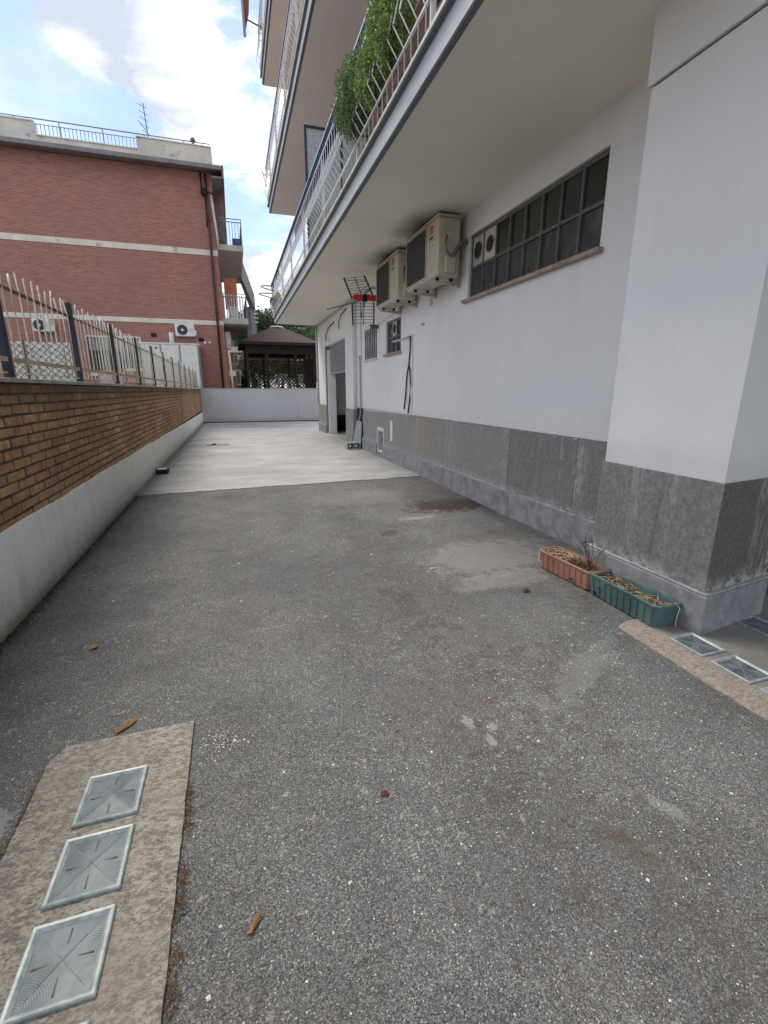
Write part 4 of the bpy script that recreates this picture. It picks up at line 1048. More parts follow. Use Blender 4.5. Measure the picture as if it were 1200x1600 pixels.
# ================================================================== AIR CONDITIONERS
def air_con(name, label, y0, y1, z0, z1, xf, xb, group):
    a = thing(name, label, 'air conditioner', ((xf + xb) / 2, (y0 + y1) / 2, z0), group)
    bm = B(); box(bm, xf, xb, y0, y1, z0, z1 - 0.03); part('casing', bm, M_acbody, a, bevel=0.022, segs=3)
    bm = B(); box(bm, xf - 0.006, xb + 0.004, y0 - 0.006, y1 + 0.006, z1 - 0.0295, z1); part('lid', bm, M_acbody, a, bevel=0.008)
    # grille on the wider, far two thirds of the front
    g0, g1 = y0 + 0.36, y1 - 0.02
    g = bx('grille', a, M_acgrille, xf - 0.004, xf - 0.0005, g0, g1, z0 + 0.05, z1 - 0.06)
    bm = B(); box(bm, xf - 0.012, xf - 0.0045, g0 - 0.015, g0, z0 + 0.035, z1 - 0.045); box(bm, xf - 0.012, xf - 0.0045, g1, g1 + 0.012, z0 + 0.035, z1 - 0.045); box(bm, xf - 0.012, xf - 0.0045, g0, g1, z0 + 0.035, z0 + 0.05); box(bm, xf - 0.012, xf - 0.0045, g0, g1, z1 - 0.06, z1 - 0.045)
    part('grille_frame', bm, M_acbody, a)
    bm = B(); n = 30
    for k in range(1, n):
        z = z0 + 0.05 + (z1 - z0 - 0.11) * k / n; box(bm, xf - 0.0085, xf - 0.0055, g0, g1, z - 0.0015, z + 0.0015)
    for k in range(1, 18):
        y = g0 + (g1 - g0) * k / 18; box(bm, xf - 0.0105, xf - 0.0085, y - 0.002, y + 0.002, z0 + 0.05, z1 - 0.06)
    part('grille_wires', bm, simple('grille_wire', (0.10, 0.10, 0.10), 0.5, 0.1) if 'grille_wire' not in bpy.data.materials else bpy.data.materials['grille_wire'], g)
    bm = B()
    for k in range(7): box(bm, xf - 0.0035, xf - 0.0005, y0 + 0.07, y0 + 0.28, z0 + 0.08 + k * 0.055, z0 + 0.085 + k * 0.055)
    part('louvre_lines', bm, M_bracket, a)
    # red letter m and dark lettering strip
    cu = bpy.data.curves.new('letter', 'FONT'); cu.body = 'm'; cu.size = 0.20; cu.extrude = 0.001; cu.offset = 0.001; cu.shear = 0.3
    tmp = bpy.data.objects.new('tmp', cu); col.objects.link(tmp); bpy.context.view_layer.update()
    me = bpy.data.meshes.new_from_object(tmp); bpy.data.objects.remove(tmp); bpy.data.curves.remove(cu)
    me.materials.append(M_red_logo)
    rot = Matrix(((0, 0, -1), (-1, 0, 0), (0, 1, 0))).to_4x4()
    me.transform(Matrix.Diagonal((0.80, 0.95, 1.0, 1.0)))
    me.transform(rot); me.transform(Matrix.Translation((xf - 0.003, y0 + 0.27, z1 - 0.175)))
    link('logo', me, a)
    bm = B(); 
    for k in range(5): box(bm, xf - 0.003, xf - 0.0006, y0 + 0.145 + k * 0.026, y0 + 0.163 + k * 0.026, z1 - 0.225, z1 - 0.203)
    part('lettering', bm, M_darkprint, a)
    # side valve cover, handle recess, hoses
    bm = B(); box(bm, xf + 0.09, xf + 0.22, y0 - 0.045, y0 - 0.0005, z0 + 0.035, z0 + 0.21); part('valve_cover', bm, M_acbody, a, bevel=0.01)
    bx('handle', a, M_bracket, xf + 0.06, xf + 0.16, y0 - 0.006, y0 - 0.0005, z1 - 0.15, z1 - 0.125)
    bx('service_plate', a, M_acbody, xf + 0.075, xf + 0.2, y0 - 0.005, y0 - 0.0003, z1 - 0.33, z1 - 0.19, bevel=0.002)
    bm = B(); tube(bm, [(xf + 0.11, y0 - 0.01, z1 - 0.23), (xf + 0.08, y0 - 0.04, z1 - 0.3), (xf + 0.09, y0 - 0.05, z1 - 0.40), (xf + 0.16, y0 - 0.045, z0 + 0.20)], 0.010, 6); part('hose', bm, M_hose, a)
    bm = B(); tube(bm, [(xf + 0.17, y0 - 0.03, z0 + 0.2), (xf + 0.24, y0 - 0.035, z0 + 0.30), (XW - 0.04, y0 - 0.03, z0 + 0.40), (XW + 0.02, y0 - 0.03, z0 + 0.36)], 0.026, 8); part('insulated_pipe', bm, M_hose, a)
    for yb in (y0 + 0.13, y1 - 0.2):
        bm = B(); box(bm, xf + 0.005, XW - 0.022, yb - 0.02, yb + 0.02, z0 - 0.075, z0 - 0.035); box(bm, XW - 0.0215, XW - 0.0005, yb - 0.025, yb + 0.025, z0 - 0.09, z0 + 0.35)
        for v in bm.verts:
            if v.co.x < xf + 0.1 and v.co.z < z0 - 0.06: v.co.z += 0.022
        br = part('bracket', bm, M_bracket, a, bevel=0.003)
        for xx in (xf + 0.06, xb - 0.05):
            bm = B(); tube(bm, [(xx, yb, z0 - 0.034), (xx, yb, z0 - 0.001)], 0.022, 10); part('rubber_foot', bm, M_black, br)
    return a
air_con('air_conditioner', 'cream air conditioner under the soffit, nearer to the long green window', 5.54, 6.60, 2.665, 3.325, 2.43, 2.72, 'air conditioners hung under the soffit')
air_con('air_conditioner', 'cream outdoor air conditioner behind the other, next to the television aerial', 6.99, 8.05, 2.655, 3.315, 2.43, 2.72, 'air conditioners hung under the soffit')

# ================================================================== TV AERIAL
ta = thing('tv_antenna', 'corner reflector television aerial with red middle bracket fixed beside the air conditioners', 'antenna', (2.5, 8.6, 2.9))
ya = 8.6
bm = B(); tube(bm, [(XW, 8.9, 3.1), (2.72, 8.75, 3.14), (2.52, 8.66, 3.12), (2.40, 8.62, 3.04), (2.36, 8.6, 2.95), (2.36, 8.6, 2.78)], 0.022, 10); part('mast_arm', bm, M_pvc, ta)
bm = B(); tube(bm, [(1.66, ya - 0.06, 2.70), (1.98, ya - 0.02, 2.79), (2.34, ya, 2.90)], 0.014, 6); part('boom', bm, M_alu, ta)
for k in range(9):
    f = 0.04 + k * 0.105; p = Vector((1.66, ya - 0.06, 2.70)).lerp(Vector((2.34, ya, 2.90)), f)
    h = 0.05 + 0.01 * k; bm = B(); tube(bm, [p + Vector((0.02, -h, 0.0)), p + Vector((-0.02, h, 0.0))], 0.006, 5); part('director', bm, M_alu, ta)
bm = B(); box(bm, 2.17, 2.34, ya - 0.02, ya + 0.02, 2.89, 2.985); part('red_bracket', bm, M_orange, ta, bevel=0.006)
bm = B(); box(bm, 2.41, 2.60, ya - 0.03, ya + 0.01, 2.885, 2.985); part('red_bracket', bm, M_orange, ta, bevel=0.006)
bm = B(); box(bm, 2.33, 2.41, ya - 0.04, ya + 0.03, 2.87, 2.99); part('clamp', bm, M_black, ta, bevel=0.006)
# upper and lower reflector panels
def refl(TL, TR, BL, BR, n):
    TL, TR, BL, BR = map(Vector, (TL, TR, BL, BR))
    for a, b in ((TL, BL), (TR, BR)):
        bm = B(); tube(bm, [a, b], 0.014, 6); part('reflector_side', bm, M_blueplastic, ta)
    bm = B(); tube(bm, [(TL + TR) / 2 , (BL + BR) / 2], 0.009, 6); part('reflector_spine', bm, M_alu, ta)
    for k in range(n):
        f = (k + 0.3) / n; bm = B(); tube(bm, [TL.lerp(BL, f), TR.lerp(BR, f)], 0.005, 5); part('reflector_rod', bm, M_alu, ta)
refl((1.988, ya - 0.02, 3.232), (2.372, ya + 0.02, 3.305), (2.138, ya, 2.918), (2.525, ya, 2.983), 8)
refl((2.136, ya, 2.847), (2.543, ya, 2.868), (2.147, ya, 2.464), (2.54, ya, 2.487), 7)
bm = B(); tube(bm, [(2.28, ya - 0.02, 2.86), (2.30, ya - 0.03, 2.75), (2.295, ya - 0.03, 2.70)], 0.004, 5); tube(bm, [(2.295, ya - .03, 2.71), (2.295, ya - .03, 2.59)], [0.010, 0.014], 8); part('coax_plug', bm, M_black, ta)
bm = B(); tube(bm, [(2.14, ya, 2.92), (2.45, ya + 0.05, 3.16), (2.52, ya + 0.03, 3.24), (2.3, ya + 0.06, 3.22), (2.05, ya + .04, 3.22)], 0.006, 5); part('spare_cable', bm, M_bracket, ta)

# ================================================================== BALCONY PLANTS
def leaf_cloud(bm, c, r, n, size, flat=0.5, clump=0.0, seed=0, noshell=False):
    rnd = random.Random(seed); C = Vector(c)
    clumps = [Vector((rnd.gauss(0, 0.45), rnd.gauss(0, 0.45), rnd.gauss(0, 0.45))) for _ in range(max(6, n // 90))]
    for i in range(n):
        cl = rnd.choice(clumps); p = cl + Vector((rnd.gauss(0, 0.17), rnd.gauss(0, 0.17), rnd.gauss(0, 0.17)))
        if p.length > 1.15: p = p.normalized() * rnd.uniform(0.7, 1.1)
        q = C + Vector((p.x * r[0], p.y * r[1], p.z * r[2]))
        s = size * rnd.uniform(0.5, 1.3)
        d = Vector((rnd.gauss(0, 1), rnd.gauss(0, 1), rnd.gauss(0, 1) + flat)).normalized()
        e = d.cross(Vector((rnd.gauss(0, 1), rnd.gauss(0, 1), rnd.gauss(0, 1)))).normalized()
        g = d.cross(e)
        v = [bm.verts.new(q - e * s), bm.verts.new(q + g * s * 0.45), bm.verts.new(q + e * s), bm.verts.new(q - g * s * 0.45)]
        f_ = bm.faces.new(v); f_.material_index = rnd.choices((0, 1, 2), (6, 3, 1))[0]
def shrub(label, c, r, n, m, seed, potrange):
    t_ = thing('potted_shrub', label, 'plant', (c[0], c[1], 3.55), 'shrubs on the first floor balcony')
    bm = B(); leaf_cloud(bm, c, r, int(n * 1.7), 0.0145, seed=seed); part('foliage', bm, m, t_)
    bm = B(); rnd = random.Random(seed)
    for k in range(7):
        a = Vector((c[0] + 0.06, c[1] + rnd.uniform(-.1, .1), 3.7)); b = Vector(c) + Vector((rnd.uniform(-.7, .7) * r[0], rnd.uniform(-.7, .7) * r[1], rnd.uniform(-.2, .8) * r[2]))
        tube(bm, [a, (a + b) / 2 + Vector((rnd.uniform(-.04, .04),) * 3), b], [0.007, 0.005, 0.002], 5)
    part('stem', bm, M_twig, t_)
    bm = B(); box(bm, 1.44, 1.64, potrange[0], potrange[1], 3.545, 3.72)
    for v in bm.verts:
        if v.co.z < 3.6: v.co.x = 1.54 + (v.co.x - 1.54) * 0.8
    part('planter', bm, M_oldpot, t_, bevel=0.01)
shrub('dense dark green bush bulging through the railing, the lowest in the picture', (1.305, 5.10, 4.02), (0.17, 0.34, 0.30), 5200, M_leafmid, 3, (4.72, 5.4))
shrub('green bush in the middle of the balcony planting', (1.33, 4.50, 3.98), (0.14, 0.30, 0.26), 3600, M_leaf, 4, (4.2, 4.7))
shrub('tall bright green bush nearest the camera behind the railing', (1.32, 4.02, 4.04), (0.15, 0.30, 0.30), 4200, M_leaf, 5, (3.6, 4.18))
shrub('yellowish trailing plant at the top edge of the picture', (1.42, 3.40, 4.05), (0.10, 0.14, 0.25), 1100, M_leafbright, 6, (3.2, 3.56))
def smallplant(label, y, m, seed):
    t_ = thing('balcony_plant', label, 'plant', (1.45, y, 3.55), 'small plants at the far end of the balcony')
    bm = B(); leaf_cloud(bm, (1.36, y, 3.86), (0.13, 0.30, 0.20), 900, 0.03, seed=seed); part('foliage', bm, m, t_)
    bm = B(); tube(bm, [(1.5, y, 3.55), (1.5, y, 3.72)], [0.08, 0.1], 12); part('pot', bm, M_terra, t_)
smallplant('pale leafy plant spilling out at the far end of the first balcony', 15.1, M_leafpine, 11)
smallplant('grey green plant just before the end of the first balcony', 14.2, M_leaf, 12)
bm = B()
for k, (z, r_) in enumerate(((4.30, 0.36), (4.10, 0.42))):
    pts = [(1.34 - r_ * math.sin(a), 14.9 + 0.12 * math.cos(a), z - 0.18 * (1 - math.cos(a * 0.5)) ) for a in [j * math.pi / 10 for j in range(11)]]
    tube(bm, pts, 0.020, 6)
    tube(bm, [(pts[0][0], pts[0][1], pts[0][2]), (1.34, 14.9, z - 0.18)], 0.012, 5)
o = part('wall_bracket', bm, simple('grey_pink_iron', (0.35, 0.31, 0.33), 0.6, 0.1), None); tag(o, 'curved twin iron hoops sticking out at the far end of the first balcony railing', 'bracket')

# awning of the top balcony
aw = thing('awning', 'pink folded awning arm sticking out from the third floor balcony at the top', 'awning', (1.0, 14.2, 10.3))
bm = B(); tube(bm, [(0.97, 14.62, 9.95), (0.93, 14.3, 10.9), (0.90, 14.0, 11.9)], 0.035, 8); part('front_bar', bm, M_fascia, aw)
bm = B(); vs = [bm.verts.new(v) for v in ((0.98, 14.6, 10.02), (0.93, 14.3, 11.9), (1.22, 13.6, 11.9), (1.08, 14.4, 10.3))]; bm.faces.new(vs)
r_ = bmesh.ops.solidify(bm, geom=bm.faces[:], thickness=0.012); part('fabric', bm, M_awning, aw)
bm = B(); tube(bm, [(1.0, 14.5, 10.25), (1.372, 14.5, 10.15)], 0.016, 6); part('arm', bm, M_navy, aw)
bm = B(); tube(bm, [(1.372, 14.5, 10.1), (1.372, 14.5, 10.22)], 0.03, 8); part('clamp', bm, M_navy, aw)
bm = B()
tube(bm, [(1.36, 15.45, 7.0), (1.22, 15.45, 7.6), (1.24, 15.1, 7.2), (1.37, 15.1, 7.1)], 0.016, 5)
o = part('clothes_hanger', bm, M_whitebar, None); tag(o, 'small pale clothes line arm at the far end of the second floor balcony', 'clothes arm')

# ================================================================== PLANTERS ON THE GROUND
def trough(label, cx, cy, L, W, H, rot, mat, taper=0.82, ribs=9):
    t_ = thing('planter', label, 'planter', (0, 0, 0))
    bm = B(); n = 6
    def outline(l, w, r_, z):
        out = []
        for sx, sy, a0 in ((1, -1, -90), (1, 1, 0), (-1, 1, 90), (-1, -1, 180)):
            for k in range(n + 1):
                a = R(a0 + 90 * k / n)
                out.append(bm.verts.new((sx * (w / 2 - r_) + r_ * math.cos(a), sy * (l / 2 - r_) + r_ * math.sin(a), z)))
        return out
    rings = [outline(L * 0.9 * 0.97, W * taper, 0.02, 0.004), outline(L * 0.92, W * (taper + .02), 0.025, 0.010), outline(L * 0.97, W * 0.96, 0.03, H - 0.022), outline(L, W, 0.035, H - 0.020), outline(L + 0.006, W + 0.006, 0.036, H - 0.004), outline(L, W, 0.034, H),
             outline(L - 0.02, W - 0.02, 0.03, H), outline(L - 0.03, W - 0.03, 0.028, H - 0.02), outline(L * 0.92, W * (taper + 0.02) - 0.01, 0.02, 0.02)]
    m_ = len(rings[0])
    for a, b in zip(rings[:-1], rings[1:]):
        for k in range(m_):
            f = bm.faces.new((a[k], a[(k + 1) % m_], b[(k + 1) % m_], b[k])); f.smooth = False
    bm.faces.new(rings[0][::-1]); bm.faces.new(rings[-1])
    mt = Matrix.Translation((cx, cy, 0.002)) @ Matrix.Rotation(rot, 4, 'Z')
    bmesh.ops.recalc_face_normals(bm, faces=bm.faces)
    bm.transform(mt)
    body = part('trough', bm, mat, t_)
    for side in (-1, 1):
        for k in range(ribs):
            y = -L * 0.42 + L * 0.84 * k / (ribs - 1)
            bm = B(); z0, z1 = 0.014, H - 0.028
            w0 = W * (taper + .02) / 2; w1 = W * 0.955 / 2
            for s_ in (0,):
                vs = []
                for z, w in ((z0, w0), (z1, w1)):
                    for yy in (y - 0.014, y + 0.014):
                        for d in (-0.002, 0.0045): vs.append(bm.verts.new((side * (w + d), yy * (1 if z > z0 else 0.97), z)))
                for f in ((0, 2, 3, 1), (4, 5, 7, 6), (0, 1, 5, 4), (2, 6, 7, 3), (1, 3, 7, 5), (0, 4, 6, 2)): bm.faces.new([vs[i] for i in f])
            bmesh.ops.recalc_face_normals(bm, faces=bm.faces); bm.transform(mt); part('rib', bm, mat, body)
    return t_, mt
def straws(n, L, W, z, mt, seed, m, name='dry_stalks', parent=None, ymin=-1, ymax=1, ln=(0.03, 0.09), r=(0.0016, 0.003), up=0.012):
    bm = B(); rnd = random.Random(seed)
    for i in range(n):
        y = rnd.uniform(ymin, ymax) * L * 0.44; x = rnd.uniform(-1, 1) * W * 0.38
        a = rnd.uniform(0, 6.28); l = rnd.uniform(*ln); q = Vector((math.cos(a) * l / 2, math.sin(a) * l / 2, rnd.uniform(-up, up)))
        zc = z + rnd.uniform(0, 0.022); p = Vector((x, y, zc))
        k = Vector((rnd.uniform(-.008, .008), rnd.uniform(-.008, .008), rnd.uniform(0, .01)))
        tube(bm, [p - q, p + k, p + q], rnd.uniform(*r), 4)
    lim = W / 2 - 0.018
    for v in bm.verts: v.co.x = max(-lim, min(lim, v.co.x)); v.co.y = max(-L / 2 + 0.018, min(L / 2 - 0.018, v.co.y))
    bm.transform(mt); return part(name, bm, m, parent, stuff=True)
def soil(L, W, z, mt, parent, taper=.9):
    bm = B(); g = 14
    grid = [[bm.verts.new(((i / 5 - 0.5) * W * taper, (j / g - 0.5) * L * 0.93, z + random.uniform(-.006, .006))) for j in range(g + 1)] for i in range(6)]
    for i in range(5):
        for j in range(g): bm.faces.new((grid[i][j], grid[i + 1][j], grid[i + 1][j + 1], grid[i][j + 1]))
    bm.transform(mt); part('soil', bm, M_soil, parent)
t1, mt1 = trough('terracotta plastic trough with dry stalks and a dead twiggy plant', 2.262, 2.565, 0.53, 0.20, 0.145, R(4), M_terra)
soil(.53, .2, .105, mt1, t1)
straws(150, .53, .2, .115, mt1, 5, M_straw, parent=t1, ymin=-.1, ymax=1); straws(90, .53, .2, .122, mt1, 6, M_straw2, parent=t1, ymin=0.0, ymax=1, r=(.002, .0045)); straws(140, .53, .2, .112, mt1, 8, M_straw3, parent=t1)
bm = B(); disc(bm, Vector((2.262 - 0.098, 2.45, 0.045)), (-1, 0, 0), 0.010, 12, 0.003)
part('drain_hole', bm, M_black, t1)
bx('crack', t1, M_black, 2.158, 2.166, 2.735, 2.79, 0.072, 0.086)
dpn = B(); rnd = random.Random(9)
for k in range(8):
    b0 = Vector((2.30 + rnd.uniform(-.03, .03), 2.42 + rnd.uniform(-.05, .05), 0.11))
    top = b0 + Vector((rnd.uniform(-.10, .08), rnd.uniform(-.16, .12), rnd.uniform(.16, .30)))
    mid = (b0 + top) / 2 + Vector((rnd.uniform(-.03, .03), rnd.uniform(-.03, .03), 0.02))
    tube(dpn, [b0, mid, top], [0.0028, 0.002, 0.0012], 5)
    for j in range(5):
        f = rnd.uniform(.4, 1); p = mid.lerp(top, f)
        tube(dpn, [p, p + Vector((rnd.uniform(-.03, .03), rnd.uniform(-.03, .03), rnd.uniform(0, .035)))], [0.0012, 0.0008], 4)
        q = p + Vector((rnd.uniform(-.02, .02), rnd.uniform(-.02, .02), rnd.uniform(0, .02)))
        s = 0.006; vs = [dpn.verts.new(q + Vector((rnd.uniform(-s, s), rnd.uniform(-s, s), rnd.uniform(-s, s)))) for _ in range(3)]; dpn.faces.new(vs)
part('dead_plant', dpn, M_twig, t1)
bm = B(); tube(bm, [(2.19, 2.80, 0.13), (2.165, 2.815, 0.15), (2.148, 2.80, 0.12), (2.15, 2.81, 0.07), (2.155, 2.79, 0.05)], 0.0035, 5); tube(bm, [(2.16, 2.73, 0.148), (2.156, 2.735, 0.10), (2.155, 2.73, 0.075)], 0.004, 5)
part('string', bm, M_string, t1)
t2, mt2 = trough('dusty green plastic trough with straw next to the pier corner', 2.275, 2.045, 0.56, 0.20, 0.15, R(-1), M_greenplastic, ribs=10)
soil(.56, .2, .085, mt2, t2, .86)
straws(120, .56, .19, .094, mt2, 15, M_straw, parent=t2); straws(70, .56, .19, .10, mt2, 16, M_straw2, parent=t2, r=(.0018, .0038)); straws(120, .56, .19, .09, mt2, 18, M_straw3, parent=t2)
bm = B(); tube(bm, [(2.30, 1.80, 0.12), (2.31, 1.77, 0.157), (2.325, 1.752, 0.13), (2.30, 1.742, 0.08), (2.305, 1.745, 0.03)], 0.0032, 5); part('string', bm, M_string, t2)
bm = B(); disc(bm, Vector((2.275 - 0.088, 2.24, 0.03)), (-1, 0, 0), 0.010, 12, 0.003); part('drain_hole', bm, M_black, t2)

# ================================================================== GROUND LITTER
def rag(name, label, cat, pos, pts, m, th=0.003):
    bm = B(); P = [Vector((pos[0] + x, pos[1] + y, 0.004 + z)) for x, y, z in pts]; vs = [bm.verts.new(p) for p in P]; c = bm.verts.new(sum(P, Vector()) / len(P) + Vector((0, 0, 0.006)))
    for k in range(len(vs)): bm.faces.new((vs[k], vs[(k + 1) % len(vs)], c))
    bmesh.ops.solidify(bm, geom=bm.faces[:], thickness=0.0012)
    o = part(name, bm, m, None); tag(o, label, cat); return o
rag('dry_leaf', 'long orange dry leaf just beyond the far edge of the left slab', 'leaf', (-0.525, 1.825), [(-.035, -.03, 0), (-.02, -.036, .004), (.02, .0, .003), (.045, .045, .008), (.0, .02, .006), (-.03, -.012, .003)], M_orangeleaf)
rag('dry_leaf', 'thin orange splinter leaf on the asphalt near the bottom centre', 'leaf', (-0.055, 0.925), [(-.022, -.02, 0), (-.008, -.022, .004), (.010, .0, .003), (.024, .025, .006), (.002, .01, .005)], M_orangeleaf)
rag('dry_leaf', 'small curled rust coloured leaf on asphalt near the left wall', 'leaf', (-0.82, 2.537), [(-.02, -.02, 0), (.022, -.015, .01), (.018, .02, .004), (-.01, .024, .012)], M_orangeleaf)
rag('red_scrap', 'crumpled red scrap on the asphalt in the middle foreground', 'scrap', (0.383, 1.198), [(-.016, -.006, 0), (.0, -.012, .004), (.015, -.006, .002), (.010, .008, .004), (-.009, .010, .002)], simple('red_scrap_paper', (0.24, 0.07, 0.065), 0.8, 0.4, 60))
rag('dry_leaf', 'brown curled leaf on the asphalt left of the planters', 'leaf', (1.80, 2.45), [(-.03, -.01, 0), (.0, -.02, .012), (.03, 0, .004), (.01, .02, .014), (-.02, .016, .006)], M_straw3)
rag('paper_scrap', 'white scrap on the asphalt beyond the stained patches', 'scrap', (1.36, 3.02), [(-.03, -.012, 0), (.02, -.014, .004), (.03, .01, .003), (-.02, .014, .006)], M_chip)
bm = B(); rnd = random.Random(3)
for i in range(3600):
    i = i % 1500 if i >= 1500 else i
    if i < 500: x = rnd.uniform(-1.1, 2.0); y = rnd.uniform(0.5, 6.3)
    elif i < 850: x = rnd.gauss(1.35, 0.5); y = rnd.gauss(1.6, 0.5)
    elif i < 1100: x = rnd.gauss(1.3, 0.7); y = rnd.gauss(0.95, 0.4)
    elif i < 1200: x = -1.3 + abs(rnd.gauss(0, 0.06)); y = rnd.uniform(1.5, 9)
    elif i < 1290: x = rnd.gauss(-0.16, 0.05); y = rnd.gauss(1.62, 0.04)
    else: x = rnd.uniform(-1.2, 2.6); y = rnd.uniform(6.6, 14)
    if -0.76 < x < -0.24 and y < 1.78: continue
    if x > 2.0 and y < 1.95: continue
    if not (-1.3 < x < 2.7): continue
    s = rnd.uniform(0.0012, 0.0045) * (1.3 if y > 3 else 1.0); z = 0.001 if y < 6.5 else 0.012
    if rnd.random() < 0.04: s *= 1.8
    a = rnd.random() * 6.28; vs = [bm.verts.new((x + s * math.cos(a + q) * rnd.uniform(.6, 1.2), y + s * math.sin(a + q) * rnd.uniform(.6, 1.2), z)) for q in (0, 1.5, 3.1, 4.6)]
    tp = bm.verts.new((x, y, z + s * 0.5))
    mi = 0 if rnd.random() < 0.7 else 1
    for k in range(4): f = bm.faces.new((vs[k], vs[(k + 1) % 4], tp)); f.material_index = mi
o = part('plaster_chips', bm, [M_chip, M_straw3], None); tag(o, 'white plaster chips and brown crumbs scattered over the asphalt', 'debris', kind='stuff')
def needles(name, label, pts, n, m, spread, seed, ln=(0.01, 0.04), z=0.003):
    bm = B(); rnd = random.Random(seed)
    for i in range(n):
        c = rnd.choice(pts); x = c[0] + rnd.gauss(0, spread[0]); y = c[1] + rnd.gauss(0, spread[1]); a = rnd.uniform(0, 6.28); l = rnd.uniform(*ln)
        q = Vector((math.cos(a) * l / 2, math.sin(a) * l / 2, rnd.uniform(-.002, .004))); p = Vector((x, y, z + rnd.uniform(0, .008)))
        tube(bm, [p - q, p + q], rnd.uniform(.0006, .0014), 3, False)
    o = part(name, bm, m, None); tag(o, label, 'debris', kind='stuff')
needles('pine_needles', 'brown dry needles piled along the right edge of the left slab', [(-0.252, 1.40), (-0.252, 1.33), (-0.248, 1.27), (-0.245, 1.10), (-0.245, 1.02), (-0.24, 0.90), (-0.24, 0.82), (-.24, .7)], 230, M_straw3, (0.008, 0.022), 21)
needles('pine_needles', 'brown dry needles along the left edge of the left slab', [(-0.752, 1.60), (-0.752, 1.52), (-0.75, 1.44), (-.75, 1.35)], 90, M_straw3, (0.006, 0.03), 22)
needles('twig_litter', 'scattered brown twig litter on the stained asphalt', [(1.2, 2.95), (1.0, 2.5), (0.95, 2.2), (1.33, 3.99), (2.2, 4.9), (1.5, 4.5), (0.75, 1.55), (2.6, 4.6)], 330, M_straw3, (0.16, 0.16), 23, (0.01, 0.035))
needles('twig_litter', 'straw crumbs on the ground around the two troughs', [(2.12, 2.3), (2.12, 2.2), (2.1, 2.8)], 90, M_straw, (0.03, 0.05), 24, (0.006, 0.02))

# black box by the wall
bb = thing('black_box', 'small black box with a pale top lying against the left wall base', 'box', (-1.22, 8.15, 0.01))
bx('body', bb, M_black, -1.30, -1.13, 8.08, 8.30, 0.012, 0.085, bevel=0.006)
bx('pale_top', bb, M_chip, -1.285, -1.145, 8.10, 8.28, 0.0855, 0.092, bevel=0.002)
bm = B(); box(bm, -1.20, -1.17, 8.6, 9.9, 0.012, 0.03)
for v in bm.verts: v.co.x += (v.co.y - 8.6) * 0.05
o = part('wood_batten', bm, M_rusttan, None); tag(o, 'thin wooden batten lying beside the left wall base beyond the black box', 'batten')
bm = B(); tube(bm, [(-0.75, 12.1, 0.016), (-0.5, 12.15, 0.016), (-0.2, 12.1, 0.016)], 0.008, 4); tube(bm, [(-0.62, 12.12, 0.02), (-0.55, 12.3, 0.03)], 0.02, 5)
o = part('stick', bm, M_twig, None); tag(o, 'dark stick lying on the pale concrete', 'stick')

# ================================================================== BRICK BUILDING BEHIND
bb2 = thing('brick_building', 'red brick apartment building with cream bands and roof parapet behind the left wall', 'building', (-8, 26, 1.2))
YF = 23.0; XE = -0.20
wh = [(-5.64, -4.45, 2.0, 3.53), (-4.29, -3.67, 2.2, 3.53)]
bm = B()
xs_ = [-26, -5.64, -4.45, -4.29, -3.67, XE]
for a, b in zip(xs_[:-1], xs_[1:]):
    hs = [h for h in wh if abs(h[0] - a) < 1e-6]
    if hs: box(bm, a, b, YF, YF + 0.3, 1.1, hs[0][2]); box(bm, a, b, YF, YF + 0.3, hs[0][3], 10.0)
    else: box(bm, a, b, YF, YF + 0.3, 1.1, 10.0)
part('brick_wall', bm, M_red, bb2)
bm = B(); box(bm, XE - 0.3, XE, YF + 0.31, 36, 1.1, 10.0); part('side_wall', bm, M_red, bb2)
bx('core', bb2, M_cream, -25.9, XE - 0.31, YF + 0.5, 35.9, 1.1, 10.0)
bx('cream_band', bb2, M_cream, -26, XE + 0.012, YF - 0.02, YF - 0.0005, 6.91, 7.13)
bx('cream_band', bb2, M_cream, -26, XE + 0.012, YF - 0.02, YF - 0.0005, 4.13, 4.31)
bx('eave', bb2, M_eave, -26.3, 0.28, YF - 0.45, 36, 10.02, 10.06)
bx('gutter', bb2, M_gutter, -26.3, 0.22, YF - 0.56, YF - 0.452, 9.96, 10.12, bevel=0.02)
bx('side_fascia', bb2, M_eave, 0.222, 0.30, YF - 0.56, 36, 9.66, 10.12)
bx('eave_soffit', bb2, M_gutter, XE + 0.001, 0.2215, YF - 0.45, 36, 9.70, 9.76)
pa = B()
for a, b, h in ((-26, -6.28, 10.94), (-6.28, -2.88, 10.50), (-2.88, -0.10, 10.92)):
    box(pa, a, b - 0.003, YF + 0.02, YF + 0.22, 10.062, h)
    box(pa, a, b - 0.003, YF - 0.01, YF + 0.25, h + 0.0005, h + 0.04)
part('parapet', pa, M_parapet, bb2)
bx('parapet_side', bb2, M_parapet, -0.30, -0.103, YF + 0.26, 34, 10.062, 10.92)
rr_ = bx('roof_railing', bb2, M_gutter, -26, -0.15, YF + 0.10, YF + 0.13, 11.06, 11.09)
bm = B(); y_ = YF + 0.115; x = -6.24; 
box(bm, -6.27, -2.9, YF + 0.105, YF + 0.125, 10.90, 10.92)
while x < -2.9: box(bm, x, x + 0.018, YF + 0.107, YF + 0.123, 10.53, 10.90); x += 0.13
part('gap_bars', bm, M_gutter, rr_)
bm = B(); x = -25.8
while x < -0.1: box(bm, x, x + 0.03, YF + 0.1, YF + 0.13, 10.55, 11.06) if (-6.28 < x < -2.9) else box(bm, x, x + 0.03, YF + 0.1, YF + 0.13, 10.965, 11.06); x += 1.45
part('rail_posts', bm, M_gutter, rr_)
